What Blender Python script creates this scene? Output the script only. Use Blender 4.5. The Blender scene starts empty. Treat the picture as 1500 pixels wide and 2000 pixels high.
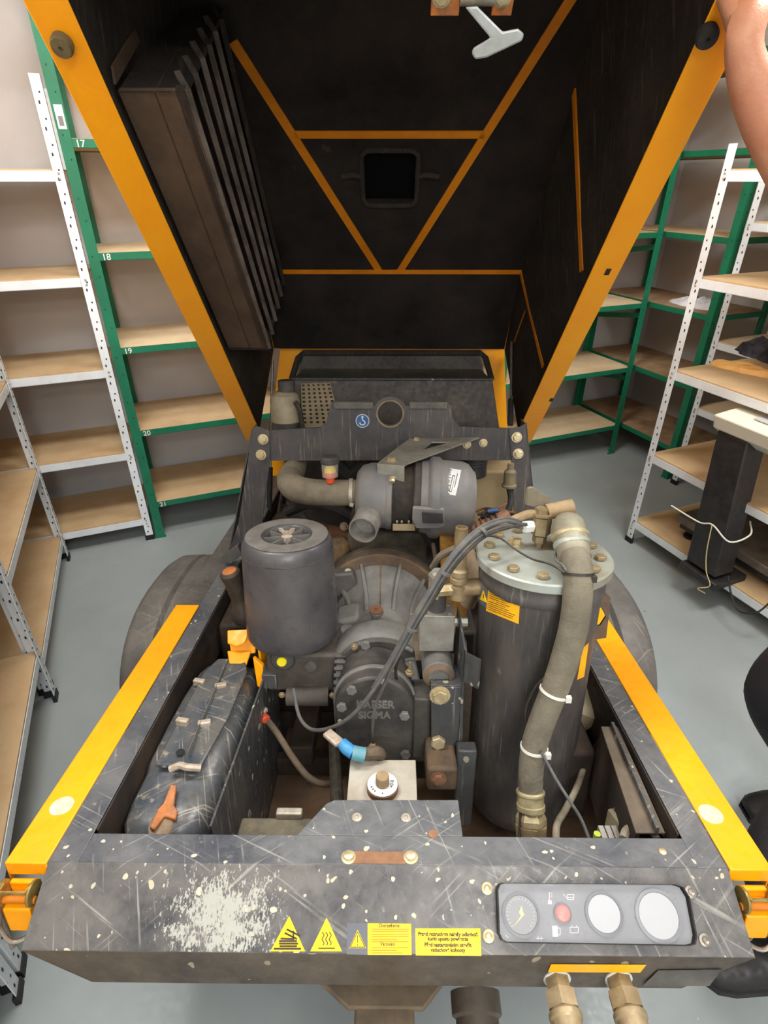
import bpy, bmesh, math, random
from mathutils import Vector, Matrix
random.seed(7)
SC = bpy.context.scene
COL = SC.collection
R = math.radians
# ------------------------------------------------------------ camera
CAMH = 1.65
PITCH = 30.58
F = 1100.0
cam_d = bpy.data.cameras.new('camera'); cam = bpy.data.objects.new('camera', cam_d); COL.objects.link(cam)
cam.location = (0, 0, CAMH); cam.rotation_euler = (R(90 - PITCH), 0, 0)
cam_d.sensor_fit = 'VERTICAL'; cam_d.sensor_height = 36.0; cam_d.lens = 36.0 * F / 2000.0
cam_d.clip_start = 0.05
SC.camera = cam
# ------------------------------------------------------------ world, lamps, exposure
w = bpy.data.worlds.new('world'); SC.world = w; w.use_nodes = True
w.node_tree.nodes['Background'].inputs[0].default_value = (0.8, 0.85, 0.9, 1)
w.node_tree.nodes['Background'].inputs[1].default_value = 0.3
def area(name, loc, sx, sy, power, col=(1, 0.98, 0.945), rz=0):
    l = bpy.data.lights.new(name, 'AREA'); l.shape = 'RECTANGLE'; l.size = sx; l.size_y = sy
    l.energy = power; l.color = col
    o = bpy.data.objects.new(name, l); COL.objects.link(o); o.location = loc; o.rotation_euler = (0, 0, rz)
    return o
area('ceiling_or_fill_lamp', (0.75, -0.45, 2.93), 1.3, 0.5, 15, rz=R(22))
area('ceiling_or_fill_lamp', (-0.75, 1.15, 2.93), 1.3, 0.4, 36, rz=R(22))
area('ceiling_or_fill_lamp', (1.5, 1.5, 2.93), 1.3, 0.4, 42, rz=R(22))
area('ceiling_or_fill_lamp', (0.05, 2.25, 2.93), 1.3, 0.4, 13, rz=R(22))  # fill lamp added above the hood to brighten back wall and shelves
area('ceiling_or_fill_lamp', (0.2, -1.9, 2.9), 1.5, 0.9, 36, rz=R(22))
area('ceiling_or_fill_lamp', (0.6, -3.7, 2.9), 2.0, 0.9, 125, rz=R(22))  # fill lamp added far behind the camera to brighten the hood's inner side
SC.view_settings.view_transform = 'Standard'; SC.view_settings.look = 'None'
SC.view_settings.gamma = 1.0; SC.view_settings.use_curve_mapping = False
SC.view_settings.exposure = 0.62
# ------------------------------------------------------------ frames of reference
V = Vector
CAMM = Matrix.Translation((0, 0, CAMH)) @ Matrix.Rotation(R(90 - PITCH), 4, 'X')
HB = 0.85                      # camera height above the machine's rim plane
MM = (Matrix.Translation((0, 0, CAMH)) @ Matrix.Rotation(R(-0.5), 4, 'Z') @ Matrix.Rotation(R(-8.62), 4, 'X')
      @ Matrix.Translation((0, 0, -HB)))          # machine frame -> world
MI = MM.inverted()
YAW = R(22)
RM = Matrix.Rotation(YAW, 4, 'Z')                  # room frame (c along the back wall, d towards it)
RI = RM.inverted()
def ray(u, v, inv):
    o = inv @ V((0, 0, CAMH))
    d = inv.to_3x3() @ (CAMM.to_3x3() @ V(((u - 750) / F, (1000 - v) / F, -1)))
    return o, d
def cut(u, v, inv=None, x=None, y=None, z=None, p=None, n=None):
    """where the line of sight through a picture point meets a plane of a frame"""
    o, d = ray(u, v, inv or MI)
    if x is not None: p, n = V((x, 0, 0)), V((1, 0, 0))
    if y is not None: p, n = V((0, y, 0)), V((0, 1, 0))
    if z is not None: p, n = V((0, 0, z)), V((0, 0, 1))
    return o + d * ((p - o).dot(n) / d.dot(n))
# ------------------------------------------------------------ materials
def nd(t, typ, **k):
    n = t.nodes.new(typ)
    for a, b in k.items(): setattr(n, a, b)
    return n
def ramp(t, fac, stops):
    r = nd(t, 'ShaderNodeValToRGB'); t.links.new(fac, r.inputs[0])
    e = r.color_ramp.elements
    while len(e) < len(stops): e.new(0.5)
    for q, (p, c) in zip(e, stops):
        q.position = p; q.color = (c, c, c, 1) if not isinstance(c, tuple) else (*c, 1)
    return r
def lin(c):
    return tuple(((x / 255) / 12.92 if x / 255 <= 0.04045 else ((x / 255 + 0.055) / 1.055) ** 2.4) for x in c)
MATS = {}
def mat(name, col, rough=0.5, metal=0.0, dirt=None, amt=0.35, sc=9.0, bump=0.15, fine=60.0, dirt2=None, amt2=0.2, sc2=25.0, spec=0.5, streak=None, coat=0.0, specks=None):
    """painted / cast / dusty surface: base colour, broad dirt, a second finer stain, fine bump. colours are sRGB 0-255"""
    m = bpy.data.materials.new(name); m.use_nodes = True; t = m.node_tree
    b = t.nodes['Principled BSDF']; tc = nd(t, 'ShaderNodeTexCoord')
    b.inputs['Roughness'].default_value = rough; b.inputs['Metallic'].default_value = metal
    b.inputs['Specular IOR Level'].default_value = spec
    if coat: b.inputs['Coat Weight'].default_value = coat
    src = tc.outputs['Object']
    if streak:
        mp = nd(t, 'ShaderNodeMapping'); mp.inputs['Scale'].default_value = streak
        t.links.new(src, mp.inputs[0]); src2 = mp.outputs[0]
    else: src2 = src
    cur = None
    base = (*lin(col), 1)
    def layer(cur, c, a, s, seed, det=6, sharp=0.14):
        nz = nd(t, 'ShaderNodeTexNoise'); nz.inputs['Scale'].default_value = s; nz.inputs['Detail'].default_value = det
        nz.inputs['Roughness'].default_value = 0.65; nz.noise_dimensions = '4D'; nz.inputs['W'].default_value = seed
        t.links.new(src2, nz.inputs['Vector'])
        cen = 0.5 + (0.5 - a) * 0.42
        r = ramp(t, nz.outputs[0], [(max(0, cen - sharp), 0.0), (min(1, cen + sharp), 1.0)])
        mx = nd(t, 'ShaderNodeMix', data_type='RGBA'); t.links.new(r.outputs[0], mx.inputs[0])
        if cur is None: mx.inputs[6].default_value = base
        else: t.links.new(cur, mx.inputs[6])
        mx.inputs[7].default_value = (*lin(c), 1)
        return mx.outputs[2]
    if dirt: cur = layer(cur, dirt, amt, sc, 1.3)
    if dirt2: cur = layer(cur, dirt2, amt2, sc2, 5.1, det=8, sharp=0.05)
    if specks:
        for (c, s, thr, dens, seed) in specks:
            vo = nd(t, 'ShaderNodeTexVoronoi'); vo.inputs['Scale'].default_value = s; vo.inputs['Randomness'].default_value = 1
            mp = nd(t, 'ShaderNodeMapping'); mp.inputs['Location'].default_value = (seed, seed * 2, 0)
            nz = nd(t, 'ShaderNodeTexNoise'); nz.inputs['Scale'].default_value = 40
            ad = nd(t, 'ShaderNodeMix', data_type='RGBA', blend_type='ADD'); ad.inputs[0].default_value = 0.02
            t.links.new(src, mp.inputs[0]); t.links.new(mp.outputs[0], ad.inputs[6]); t.links.new(mp.outputs[0], nz.inputs[0])
            t.links.new(nz.outputs[1], ad.inputs[7]); t.links.new(ad.outputs[2], vo.inputs['Vector'])
            sz = nd(t, 'ShaderNodeMath', operation='MULTIPLY'); sp = nd(t, 'ShaderNodeSeparateColor')
            t.links.new(vo.outputs['Color'], sp.inputs[0])
            gt = nd(t, 'ShaderNodeMath', operation='GREATER_THAN'); gt.inputs[1].default_value = 1 - dens
            t.links.new(sp.outputs[0], gt.inputs[0])
            rad = nd(t, 'ShaderNodeMath', operation='MULTIPLY'); rad.inputs[1].default_value = thr
            t.links.new(sp.outputs[1], rad.inputs[0])
            lt = nd(t, 'ShaderNodeMath', operation='LESS_THAN'); t.links.new(vo.outputs['Distance'], lt.inputs[0]); t.links.new(rad.outputs[0], lt.inputs[1])
            t.links.new(gt.outputs[0], sz.inputs[0]); t.links.new(lt.outputs[0], sz.inputs[1])
            mx = nd(t, 'ShaderNodeMix', data_type='RGBA'); t.links.new(sz.outputs[0], mx.inputs[0])
            if cur is None: mx.inputs[6].default_value = base
            else: t.links.new(cur, mx.inputs[6])
            mx.inputs[7].default_value = (*lin(c), 1); cur = mx.outputs[2]
    if cur is None: b.inputs['Base Color'].default_value = base
    else: t.links.new(cur, b.inputs['Base Color'])
    if bump:
        nz = nd(t, 'ShaderNodeTexNoise'); nz.inputs['Scale'].default_value = fine; nz.inputs['Detail'].default_value = 5
        t.links.new(src2, nz.inputs['Vector'])
        bp = nd(t, 'ShaderNodeBump'); bp.inputs['Strength'].default_value = bump; bp.inputs['Distance'].default_value = 0.002
        t.links.new(nz.outputs[0], bp.inputs['Height']); t.links.new(bp.outputs[0], b.inputs['Normal'])
        r = ramp(t, nz.outputs[0], [(0.3, max(0, rough - 0.12)), (0.7, min(1, rough + 0.15))])
        t.links.new(r.outputs[0], b.inputs['Roughness'])
    MATS[name] = m
    return m
def glass(name, col=(235, 240, 240), rough=0.05, alpha=0.25):
    m = bpy.data.materials.new(name); m.use_nodes = True; b = m.node_tree.nodes['Principled BSDF']
    b.inputs['Base Color'].default_value = (*lin(col), 1); b.inputs['Roughness'].default_value = rough
    b.inputs['Alpha'].default_value = alpha
    MATS[name] = m
mat('yellow', (255, 172, 0), 0.42, dirt=(252, 160, 0), amt=0.4, sc=6, bump=0.04, dirt2=(196, 118, 20), amt2=-0.55, sc2=7)
mat('yellow_edge', (206, 122, 4), 0.6, dirt=(176, 100, 8), amt=0.4, sc=9, bump=0.1)
mat('orange_worn', (216, 124, 44), 0.6, dirt=(142, 96, 62), amt=0.6, sc=40)
mat('foam', (33, 30, 28), 0.95, dirt=(54, 47, 42), amt=0.5, sc=6, bump=0.6, fine=90, dirt2=(80, 72, 62), amt2=0.0, sc2=14, spec=0.2)
mat('foam_side', (42, 38, 35), 0.9, dirt=(66, 58, 50), amt=0.45, sc=5, bump=0.5, fine=80, dirt2=(84, 74, 64), amt2=-0.1, sc2=16, spec=0.25)
mat('felt_brown', (74, 60, 49), 0.95, dirt=(100, 82, 66), amt=0.5, sc=7, bump=0.6, fine=110, spec=0.15)
mat('louvre_dirty', (62, 54, 48), 0.8, dirt=(122, 108, 98), amt=0.45, sc=11, bump=0.5, dirt2=(165, 148, 136), amt2=-0.1, sc2=18, streak=(2.5, 1, 1))
mat('frame_black', (60, 62, 67), 0.42, dirt=(84, 84, 82), amt=0.45, sc=8, bump=0.25, dirt2=(140, 134, 120), amt2=-0.1, sc2=45,
    specks=[((168, 162, 142), 60, 0.5, 0.12, 3)])
mat('deck_black', (66, 70, 78), 0.36, dirt=(104, 106, 108), amt=0.55, sc=8, bump=0.35, dirt2=(150, 146, 132), amt2=0.1, sc2=60,
    specks=[((186, 182, 162), 90, 0.4, 0.10, 1), ((196, 188, 158), 40, 0.16, 0.08, 9)])
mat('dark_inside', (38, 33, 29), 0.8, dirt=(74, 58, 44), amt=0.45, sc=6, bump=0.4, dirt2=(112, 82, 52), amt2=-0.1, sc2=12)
mat('rust_floor', (88, 70, 54), 0.85, dirt=(122, 96, 70), amt=0.45, sc=7, bump=0.5, dirt2=(38, 32, 28), amt2=0.2, sc2=9)
mat('plastic_black', (44, 46, 50), 0.38, dirt=(74, 72, 70), amt=0.45, sc=9, bump=0.2, dirt2=(128, 122, 112), amt2=-0.2, sc2=40)
mat('plastic_blue_black', (58, 68, 80), 0.32, dirt=(92, 92, 90), amt=0.55, sc=12, bump=0.3, dirt2=(156, 148, 132), amt2=0.15, sc2=34)
mat('canister', (62, 62, 67), 0.34, dirt=(92, 90, 90), amt=0.5, sc=7, bump=0.15, dirt2=(128, 124, 118), amt2=-0.1, sc2=40)
mat('dust_top', (120, 118, 112), 0.75, dirt=(92, 91, 88), amt=0.45, sc=20, bump=0.2)
mat('vessel', (60, 60, 64), 0.45, dirt=(98, 93, 88), amt=0.5, sc=6, bump=0.35, dirt2=(132, 126, 116), amt2=0.05, sc2=30, streak=(2, 2, 0.7))
mat('lid_zinc', (176, 184, 178), 0.42, metal=0.35, dirt=(150, 148, 128), amt=0.4, sc=9, bump=0.1)
mat('brass_dull', (166, 150, 118), 0.5, metal=0.35, dirt=(132, 114, 84), amt=0.5, sc=25)
mat('bolt_yellow', (208, 196, 160), 0.4, metal=0.5, dirt=(170, 148, 108), amt=0.4, sc=40)
mat('bolt_grey', (190, 186, 172), 0.42, metal=0.4, dirt=(140, 132, 116), amt=0.4, sc=40)
mat('hose_sleeve', (128, 122, 104), 0.85, dirt=(98, 92, 80), amt=0.45, sc=14, bump=0.6, fine=220)
mat('casting', (124, 124, 120), 0.58, dirt=(86, 85, 82), amt=0.45, sc=12, bump=0.5, dirt2=(146, 124, 92), amt2=0.0, sc2=18)
mat('casting_dark', (62, 62, 62), 0.6, dirt=(96, 92, 86), amt=0.4, sc=12, bump=0.5)
mat('airend_black', (54, 53, 53), 0.5, dirt=(88, 84, 78), amt=0.4, sc=14, bump=0.45)
mat('engine_grime', (92, 84, 68), 0.8, dirt=(48, 43, 36), amt=0.5, sc=12, bump=0.6, dirt2=(140, 108, 62), amt2=0.0, sc2=16)
mat('engine_dark', (40, 37, 34), 0.8, dirt=(70, 62, 50), amt=0.4, sc=14, bump=0.5)
mat('rust', (120, 80, 56), 0.85, dirt=(86, 62, 46), amt=0.5, sc=20, bump=0.5)
mat('rust_light', (152, 112, 84), 0.8, dirt=(118, 86, 62), amt=0.5, sc=24, bump=0.4)
mat('alu', (160, 158, 150), 0.5, metal=0.4, dirt=(128, 124, 114), amt=0.4, sc=20)
mat('grey_pipe', (140, 132, 112), 0.75, dirt=(104, 96, 82), amt=0.5, sc=12, bump=0.3)
mat('cleaner', (112, 113, 116), 0.5, dirt=(136, 132, 124), amt=0.45, sc=10, bump=0.25, dirt2=(140, 130, 112), amt2=-0.1, sc2=30)
mat('cable_grey', (84, 86, 88), 0.6, dirt=(110, 106, 98), amt=0.4, sc=30)
mat('cable_black', (40, 38, 36), 0.55, dirt=(78, 72, 62), amt=0.4, sc=30)
mat('hose_beige', (150, 142, 124), 0.7, dirt=(120, 110, 92), amt=0.4, sc=30)
mat('bottle', (176, 164, 136), 0.55, dirt=(144, 134, 112), amt=0.45, sc=14, bump=0.1)
mat('rubber', (26, 26, 27), 0.8, dirt=(52, 50, 48), amt=0.4, sc=12, bump=0.3)
mat('fender', (74, 73, 72), 0.58, dirt=(108, 104, 98), amt=0.5, sc=6, bump=0.35, dirt2=(124, 116, 104), amt2=-0.15, sc2=26)
mat('tread', (30, 30, 31), 0.85, dirt=(54, 52, 50), amt=0.4, sc=10, bump=0.4)
mat('steel_white', (222, 225, 226), 0.45, bump=0.0)
mat('white_enamel', (230, 238, 244), 0.35, dirt=(212, 218, 222), amt=0.4, sc=5, bump=0.03)
mat('green_paint', (22, 116, 84), 0.45, dirt=(16, 100, 72), amt=0.4, sc=6, bump=0.05, dirt2=(120, 150, 130), amt2=-0.55, sc2=30)
mat('board', (202, 176, 138), 0.75, dirt=(186, 156, 116), amt=0.5, sc=5, bump=0.15, fine=220, dirt2=(160, 122, 80), amt2=0.0, sc2=140)
mat('board_edge', (186, 142, 92), 0.85, dirt=(160, 112, 66), amt=0.5, sc=90, bump=0.4, fine=300)
mat('board_pale', (214, 194, 160), 0.75, dirt=(196, 172, 136), amt=0.5, sc=5, bump=0.15, fine=220, dirt2=(168, 140, 104), amt2=-0.2, sc2=120)
mat('board_stained', (176, 148, 114), 0.75, dirt=(120, 92, 66), amt=0.5, sc=4, bump=0.15, fine=220)
mat('wall_paint', (190, 188, 188), 0.9, dirt=(200, 196, 193), amt=0.4, sc=2, bump=0.1, fine=140)
mat('ceiling_paint', (228, 227, 224), 0.9, bump=0)
mat('floor_grey', (156, 165, 167), 0.40, dirt=(146, 155, 157), amt=0.45, sc=3, bump=0.12, fine=60, dirt2=(166, 172, 172), amt2=-0.4, sc2=22,
    specks=[((92, 96, 98), 18, 0.08, 0.15, 4), ((190, 196, 196), 26, 0.07, 0.12, 8)])
mat('rubber_foot', (22, 22, 24), 0.6, bump=0)
mat('label_white', (222, 224, 222), 0.55, bump=0)
mat('sticker_yellow', (252, 206, 12), 0.42, bump=0.02, dirt=(242, 192, 14), amt=0.4, sc=20)
mat('sticker_amber', (246, 184, 22), 0.5, bump=0.02, dirt=(226, 164, 24), amt=0.4, sc=20)
mat('ink', (46, 40, 34), 0.6, bump=0)
mat('ink_faded', (150, 110, 40), 0.6, bump=0)
mat('sticker_clear', (92, 96, 104), 0.3, bump=0)
mat('blue_sign', (44, 92, 150), 0.45, bump=0, dirt=(70, 104, 146), amt=0.4, sc=60)
mat('panel_grey', (112, 114, 118), 0.35, bump=0.03, dirt=(102, 104, 108), amt=0.4, sc=14)
mat('gauge_ring', (84, 87, 92), 0.4, bump=0)
mat('gauge_white', (168, 171, 174), 0.3, bump=0)
mat('gauge_face', (118, 120, 122), 0.4, bump=0)
mat('mark_pale', (190, 192, 194), 0.5, bump=0)
mat('needle', (250, 226, 120), 0.4, bump=0)
mat('red_lamp', (212, 110, 96), 0.3, bump=0)
mat('cap_yellow', (236, 222, 30), 0.4, bump=0)
mat('indicator_yellow', (250, 212, 20), 0.4, bump=0)
mat('indicator_red', (226, 84, 40), 0.4, bump=0)
mat('blue_plastic', (52, 140, 206), 0.4, bump=0.05, dirt=(90, 150, 180), amt=0.4, sc=40)
mat('red_plastic', (206, 76, 50), 0.4, bump=0)
mat('lead', (196, 186, 172), 0.5, metal=0.3, dirt=(164, 140, 116), amt=0.4, sc=60)
mat('zinc_gold', (172, 150, 84), 0.35, metal=0.6, dirt=(132, 112, 66), amt=0.5, sc=50)
mat('steel', (158, 152, 144), 0.4, metal=0.7, dirt=(120, 110, 98), amt=0.4, sc=50)
mat('handle_white', (196, 204, 204), 0.4, metal=0.2, dirt=(168, 172, 168), amt=0.45, sc=25, bump=0.1)
mat('paint_chip', (222, 214, 190), 0.6, dirt=(190, 176, 140), amt=0.4, sc=60)
mat('white_scale', (222, 222, 208), 0.45, bump=0.02)
mat('skin', (204, 148, 116), 0.5, dirt=(194, 126, 98), amt=0.5, sc=14, bump=0.3, fine=260)
mat('trouser', (40, 38, 42), 0.85, dirt=(54, 51, 54), amt=0.4, sc=12, bump=0.5, fine=300)
mat('shirt', (48, 54, 66), 0.85, bump=0.4, fine=300)
mat('shoe', (36, 35, 36), 0.6, bump=0.3)
mat('hair', (62, 46, 34), 0.8, bump=0.6)
mat('cloth_dark', (78, 78, 90), 0.9, dirt=(40, 40, 50), amt=0.5, sc=20, bump=0.6, fine=200)
mat('cloth_tan', (238, 190, 116), 0.85, dirt=(220, 166, 92), amt=0.4, sc=14, bump=0.2)
mat('paper', (216, 218, 224), 0.8, bump=0.05)
mat('string', (214, 196, 140), 0.8, bump=0)
mat('zip_white', (222, 222, 212), 0.6, bump=0)
mat('scale_black', (38, 37, 38), 0.45, bump=0.3, dirt=(54, 52, 52), amt=0.4, sc=20)
mat('scale_plate', (140, 132, 120), 0.4, metal=0.4, dirt=(96, 84, 72), amt=0.5, sc=10)
glass('clear_plastic', (205, 205, 190), 0.15, 0.35)
glass('panel_window', (206, 210, 218), 0.25, 0.09)

# ------------------------------------------------------------ mesh helpers
OFF = V((0, 0, 0))            # origin of the thing being built, subtracted from every vertex
class MB:
    def __init__(s): s.bm = bmesh.new()
    def _new(s, verts, faces):
        vs = [s.bm.verts.new(v) for v in verts]
        for f in faces:
            try: s.bm.faces.new([vs[i] for i in f])
            except ValueError: pass
        return vs
    def box(s, a, b, m=None):
        a, b = V(a), V(b)
        p = [V((x, y, z)) for x in (a.x, b.x) for y in (a.y, b.y) for z in (a.z, b.z)]
        if m is not None: p = [m @ q for q in p]
        s._new(p, [(0, 1, 3, 2), (4, 6, 7, 5), (0, 4, 5, 1), (2, 3, 7, 6), (0, 2, 6, 4), (1, 5, 7, 3)]); return s
    def prism(s, pts, vec, m=None):
        pts = [V(p) for p in pts]; vec = V(vec); n = len(pts)
        q = pts + [p + vec for p in pts]
        if m is not None: q = [m @ p for p in q]
        s._new(q, [tuple(range(n)), tuple(range(2 * n - 1, n - 1, -1))] + [(i, n + i, n + (i + 1) % n, (i + 1) % n) for i in range(n)]); return s
    def rings(s, rings, cap=True, close=False):
        n = len(rings[0]); vs = [[s.bm.verts.new(p) for p in r] for r in rings]
        rr = list(zip(vs, vs[1:])) + ([(vs[-1], vs[0])] if close else [])
        for a, b in rr:
            for i in range(n): s.bm.faces.new((a[i], a[(i + 1) % n], b[(i + 1) % n], b[i]))
        if cap and not close:
            s.bm.faces.new(vs[0][::-1]); s.bm.faces.new(vs[-1])
        return s
    def lathe(s, prof, p, axis=(0, 0, 1), seg=32, cap=True, a0=0):
        """prof: (radius, height along axis) pairs"""
        p = V(p); ax = V(axis).normalized()
        u = ax.orthogonal().normalized(); w_ = ax.cross(u)
        rg = [[p + ax * h + (u * math.cos(a0 + 2 * math.pi * i / seg) + w_ * math.sin(a0 + 2 * math.pi * i / seg)) * max(r, 1e-5) for i in range(seg)] for r, h in prof]
        return s.rings(rg, cap)
    def cyl(s, p, q, r, r2=None, seg=24):
        p, q = V(p), V(q); L = (q - p).length
        return s.lathe([(r, 0), (r if r2 is None else r2, L)], p, q - p, seg)
    def tube(s, path, r, seg=10, smooth=True, sub=6, cap=True):
        P = [V(p) for p in path]
        if smooth and len(P) > 2:
            Q = []
            rs = r if isinstance(r, (list, tuple)) else None
            RR = []
            for i in range(len(P) - 1):
                p0 = P[i - 1] if i else P[0] * 2 - P[1]
                p3 = P[i + 2] if i + 2 < len(P) else P[-1] * 2 - P[-2]
                for k in range(sub):
                    t = k / sub; a, b = P[i], P[i + 1]
                    Q.append(0.5 * ((2 * a) + (b - p0) * t + (2 * p0 - 5 * a + 4 * b - p3) * t * t + (3 * a - p0 - 3 * b + p3) * t ** 3))
                    if rs: RR.append(rs[i] * (1 - t) + rs[i + 1] * t)
            Q.append(P[-1])
            if rs: RR.append(rs[-1]); r = RR
            P = Q
        n = len(P); rad = r if isinstance(r, (list, tuple)) else [r] * n
        T = [(P[min(i + 1, n - 1)] - P[max(i - 1, 0)]).normalized() for i in range(n)]
        u = T[0].orthogonal().normalized(); rg = []
        for i in range(n):
            u = (u - T[i] * u.dot(T[i])).normalized(); w_ = T[i].cross(u)
            rg.append([P[i] + (u * math.cos(2 * math.pi * k / seg) + w_ * math.sin(2 * math.pi * k / seg)) * rad[i] for k in range(seg)])
        return s.rings(rg, cap)
    def build(s, name, m, parent=None, label=None, bev=0.0, seg=2, smooth=True, sharp=32, mods=None):
        me = bpy.data.meshes.new(name)
        bmesh.ops.recalc_face_normals(s.bm, faces=s.bm.faces)
        s.bm.to_mesh(me); s.bm.free()
        if OFF.length: me.transform(Matrix.Translation(-OFF))
        if smooth:
            for p in me.polygons: p.use_smooth = True
            me.set_sharp_from_angle(angle=R(sharp))
        o = bpy.data.objects.new(name, me); COL.objects.link(o)
        for q in (m if isinstance(m, (list, tuple)) else [m]): me.materials.append(MATS[q])
        if parent: o.parent = parent
        if label: o['label'] = label
        if bev:
            b = o.modifiers.new('bevel', 'BEVEL'); b.width = bev; b.segments = seg; b.limit_method = 'ANGLE'; b.angle_limit = R(40)
        return o
def thing(name, label, cat, loc=(0, 0, 0), mtx=None, group=None):
    o = bpy.data.objects.new(name, None); COL.objects.link(o); o.empty_display_size = 0.1
    if mtx is not None: o.matrix_world = mtx
    else: o.location = loc
    o['label'] = label; o['category'] = cat
    if group: o['group'] = group
    return o
def hexbolt(p, axis, r, h, parent, m='bolt_grey', name='bolt', washer=True, label=None):
    p, ax = V(p), V(axis).normalized(); b = MB()
    if washer: b.lathe([(r * 1.35, 0), (r * 1.35, h * 0.22)], p, ax, 16)
    b.lathe([(r, h * 0.2), (r, h * 0.9), (r * 0.86, h)], p, ax, 6, a0=random.random())
    return b.build(name, m, parent, label, smooth=False)
def text(body, size, m, parent, o, xd, yd, name='lettering', ext=0.0004, align='LEFT', bold=0.0, sx=1.0):
    """flat lettering lying in the plane (xd, yd) with its baseline starting at o"""
    cu = bpy.data.curves.new(name, 'FONT'); cu.body = body; cu.size = size; cu.extrude = ext; cu.align_x = align; cu.offset = bold
    tmp = bpy.data.objects.new('tmp', cu); COL.objects.link(tmp)
    dg = bpy.context.evaluated_depsgraph_get(); me = bpy.data.meshes.new_from_object(tmp.evaluated_get(dg))
    bpy.data.objects.remove(tmp)
    xd, yd = V(xd).normalized(), V(yd).normalized(); zd = xd.cross(yd)
    M4 = Matrix.Translation(V(o) - OFF) @ Matrix((xd * sx, yd, zd)).transposed().to_4x4()
    me.transform(M4); me.name = name; me.materials.clear(); me.materials.append(MATS[m])
    ob = bpy.data.objects.new(name, me); COL.objects.link(ob)
    if parent: ob.parent = parent
    return ob
def scratch(m, col=(168, 168, 160), dens=0.5):
    """fine pale scratches: strongly stretched noise in a few directions, broken up by a broad mask"""
    t = m.node_tree; b = t.nodes['Principled BSDF']; tc = nd(t, 'ShaderNodeTexCoord')
    for k, ang in enumerate((25, -35, 70)):
        cur = b.inputs['Base Color'].links[0].from_socket
        mp = nd(t, 'ShaderNodeMapping'); mp.inputs['Scale'].default_value = (5, 190, 5)
        mp.inputs['Location'].default_value = (k * 3, k, 0)
        m0 = nd(t, 'ShaderNodeMapping'); m0.inputs['Rotation'].default_value = (0, 0, R(ang)); t.links.new(tc.outputs['Object'], m0.inputs[0]); t.links.new(m0.outputs[0], mp.inputs[0])
        n1 = nd(t, 'ShaderNodeTexNoise'); n1.inputs['Scale'].default_value = 1.0; n1.inputs['Detail'].default_value = 3; t.links.new(mp.outputs[0], n1.inputs[0])
        n2 = nd(t, 'ShaderNodeTexNoise'); n2.inputs['Scale'].default_value = 7 + 3 * k; n2.inputs['Detail'].default_value = 3; t.links.new(tc.outputs['Object'], n2.inputs[0])
        r1 = ramp(t, n1.outputs[0], [(0.62, 0.0), (0.70, 0.5)]); r2 = ramp(t, n2.outputs[0], [(0.42, 0.0), (0.56, 1.0)])
        mu = nd(t, 'ShaderNodeMath', operation='MULTIPLY'); t.links.new(r1.outputs[0], mu.inputs[0]); t.links.new(r2.outputs[0], mu.inputs[1])
        mx = nd(t, 'ShaderNodeMix', data_type='RGBA'); t.links.new(mu.outputs[0], mx.inputs[0]); t.links.new(cur, mx.inputs[6]); mx.inputs[7].default_value = (*lin(col), 1)
        t.links.new(mx.outputs[2], b.inputs['Base Color'])
def painted_mat(name, col, patch=True, **k):
    """dark enamel with pale paint splashes and, on the fascia, a scraped white patch of its own shape"""
    m = mat(name, col, **k)
    t = m.node_tree; b = t.nodes['Principled BSDF']; cur = b.inputs['Base Color'].links[0].from_socket
    tc = nd(t, 'ShaderNodeTexCoord'); sp = nd(t, 'ShaderNodeSeparateXYZ'); t.links.new(tc.outputs['Object'], sp.inputs[0])
    def mth(op, a, c=None):
        n = nd(t, 'ShaderNodeMath', operation=op)
        for i, q in enumerate((a, c)):
            if q is None: continue
            if isinstance(q, (int, float)): n.inputs[i].default_value = q
            else: t.links.new(q, n.inputs[i])
        return n.outputs[0]
    scratch(m); cur = b.inputs['Base Color'].links[0].from_socket
    if patch:
        # object coordinates: x across, y relative to the axle (fascia is y about -1.05)
        dx = mth('DIVIDE', mth('SUBTRACT', sp.outputs[0], -0.247), 0.085); dy = mth('DIVIDE', mth('SUBTRACT', sp.outputs[1], -1.058), 0.050)
        r2 = mth('SQRT', mth('ADD', mth('POWER', mth('ABSOLUTE', dx), 2.6), mth('POWER', mth('ABSOLUTE', dy), 3.0)))
        nz = nd(t, 'ShaderNodeTexNoise'); nz.inputs['Scale'].default_value = 45; nz.inputs['Detail'].default_value = 6; t.links.new(tc.outputs['Object'], nz.inputs[0])
        mp = nd(t, 'ShaderNodeMapping'); mp.inputs['Scale'].default_value = (1.5, 0.45, 1); mp.inputs['Rotation'].default_value = (0, 0, 0.5); t.links.new(tc.outputs['Object'], mp.inputs[0])
        nz2 = nd(t, 'ShaderNodeTexNoise'); nz2.inputs['Scale'].default_value = 210; nz2.inputs['Detail'].default_value = 5; nz2.inputs['Roughness'].default_value = 0.7; t.links.new(mp.outputs[0], nz2.inputs[0])
        f = mth('SUBTRACT', mth('ADD', mth('MULTIPLY', mth('SUBTRACT', 1.0, r2), 0.38), mth('ADD', mth('MULTIPLY', nz.outputs[0], 1.1), mth('MULTIPLY', nz2.outputs[0], 1.9))), 1.56)
        rr = ramp(t, f, [(0.10, 0.0), (0.17, 1.0)])
        mx = nd(t, 'ShaderNodeMix', data_type='RGBA'); t.links.new(rr.outputs[0], mx.inputs[0]); t.links.new(cur, mx.inputs[6]); mx.inputs[7].default_value = (*lin((162, 164, 156)), 1)
        t.links.new(mx.outputs[2], b.inputs['Base Color'])
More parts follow.
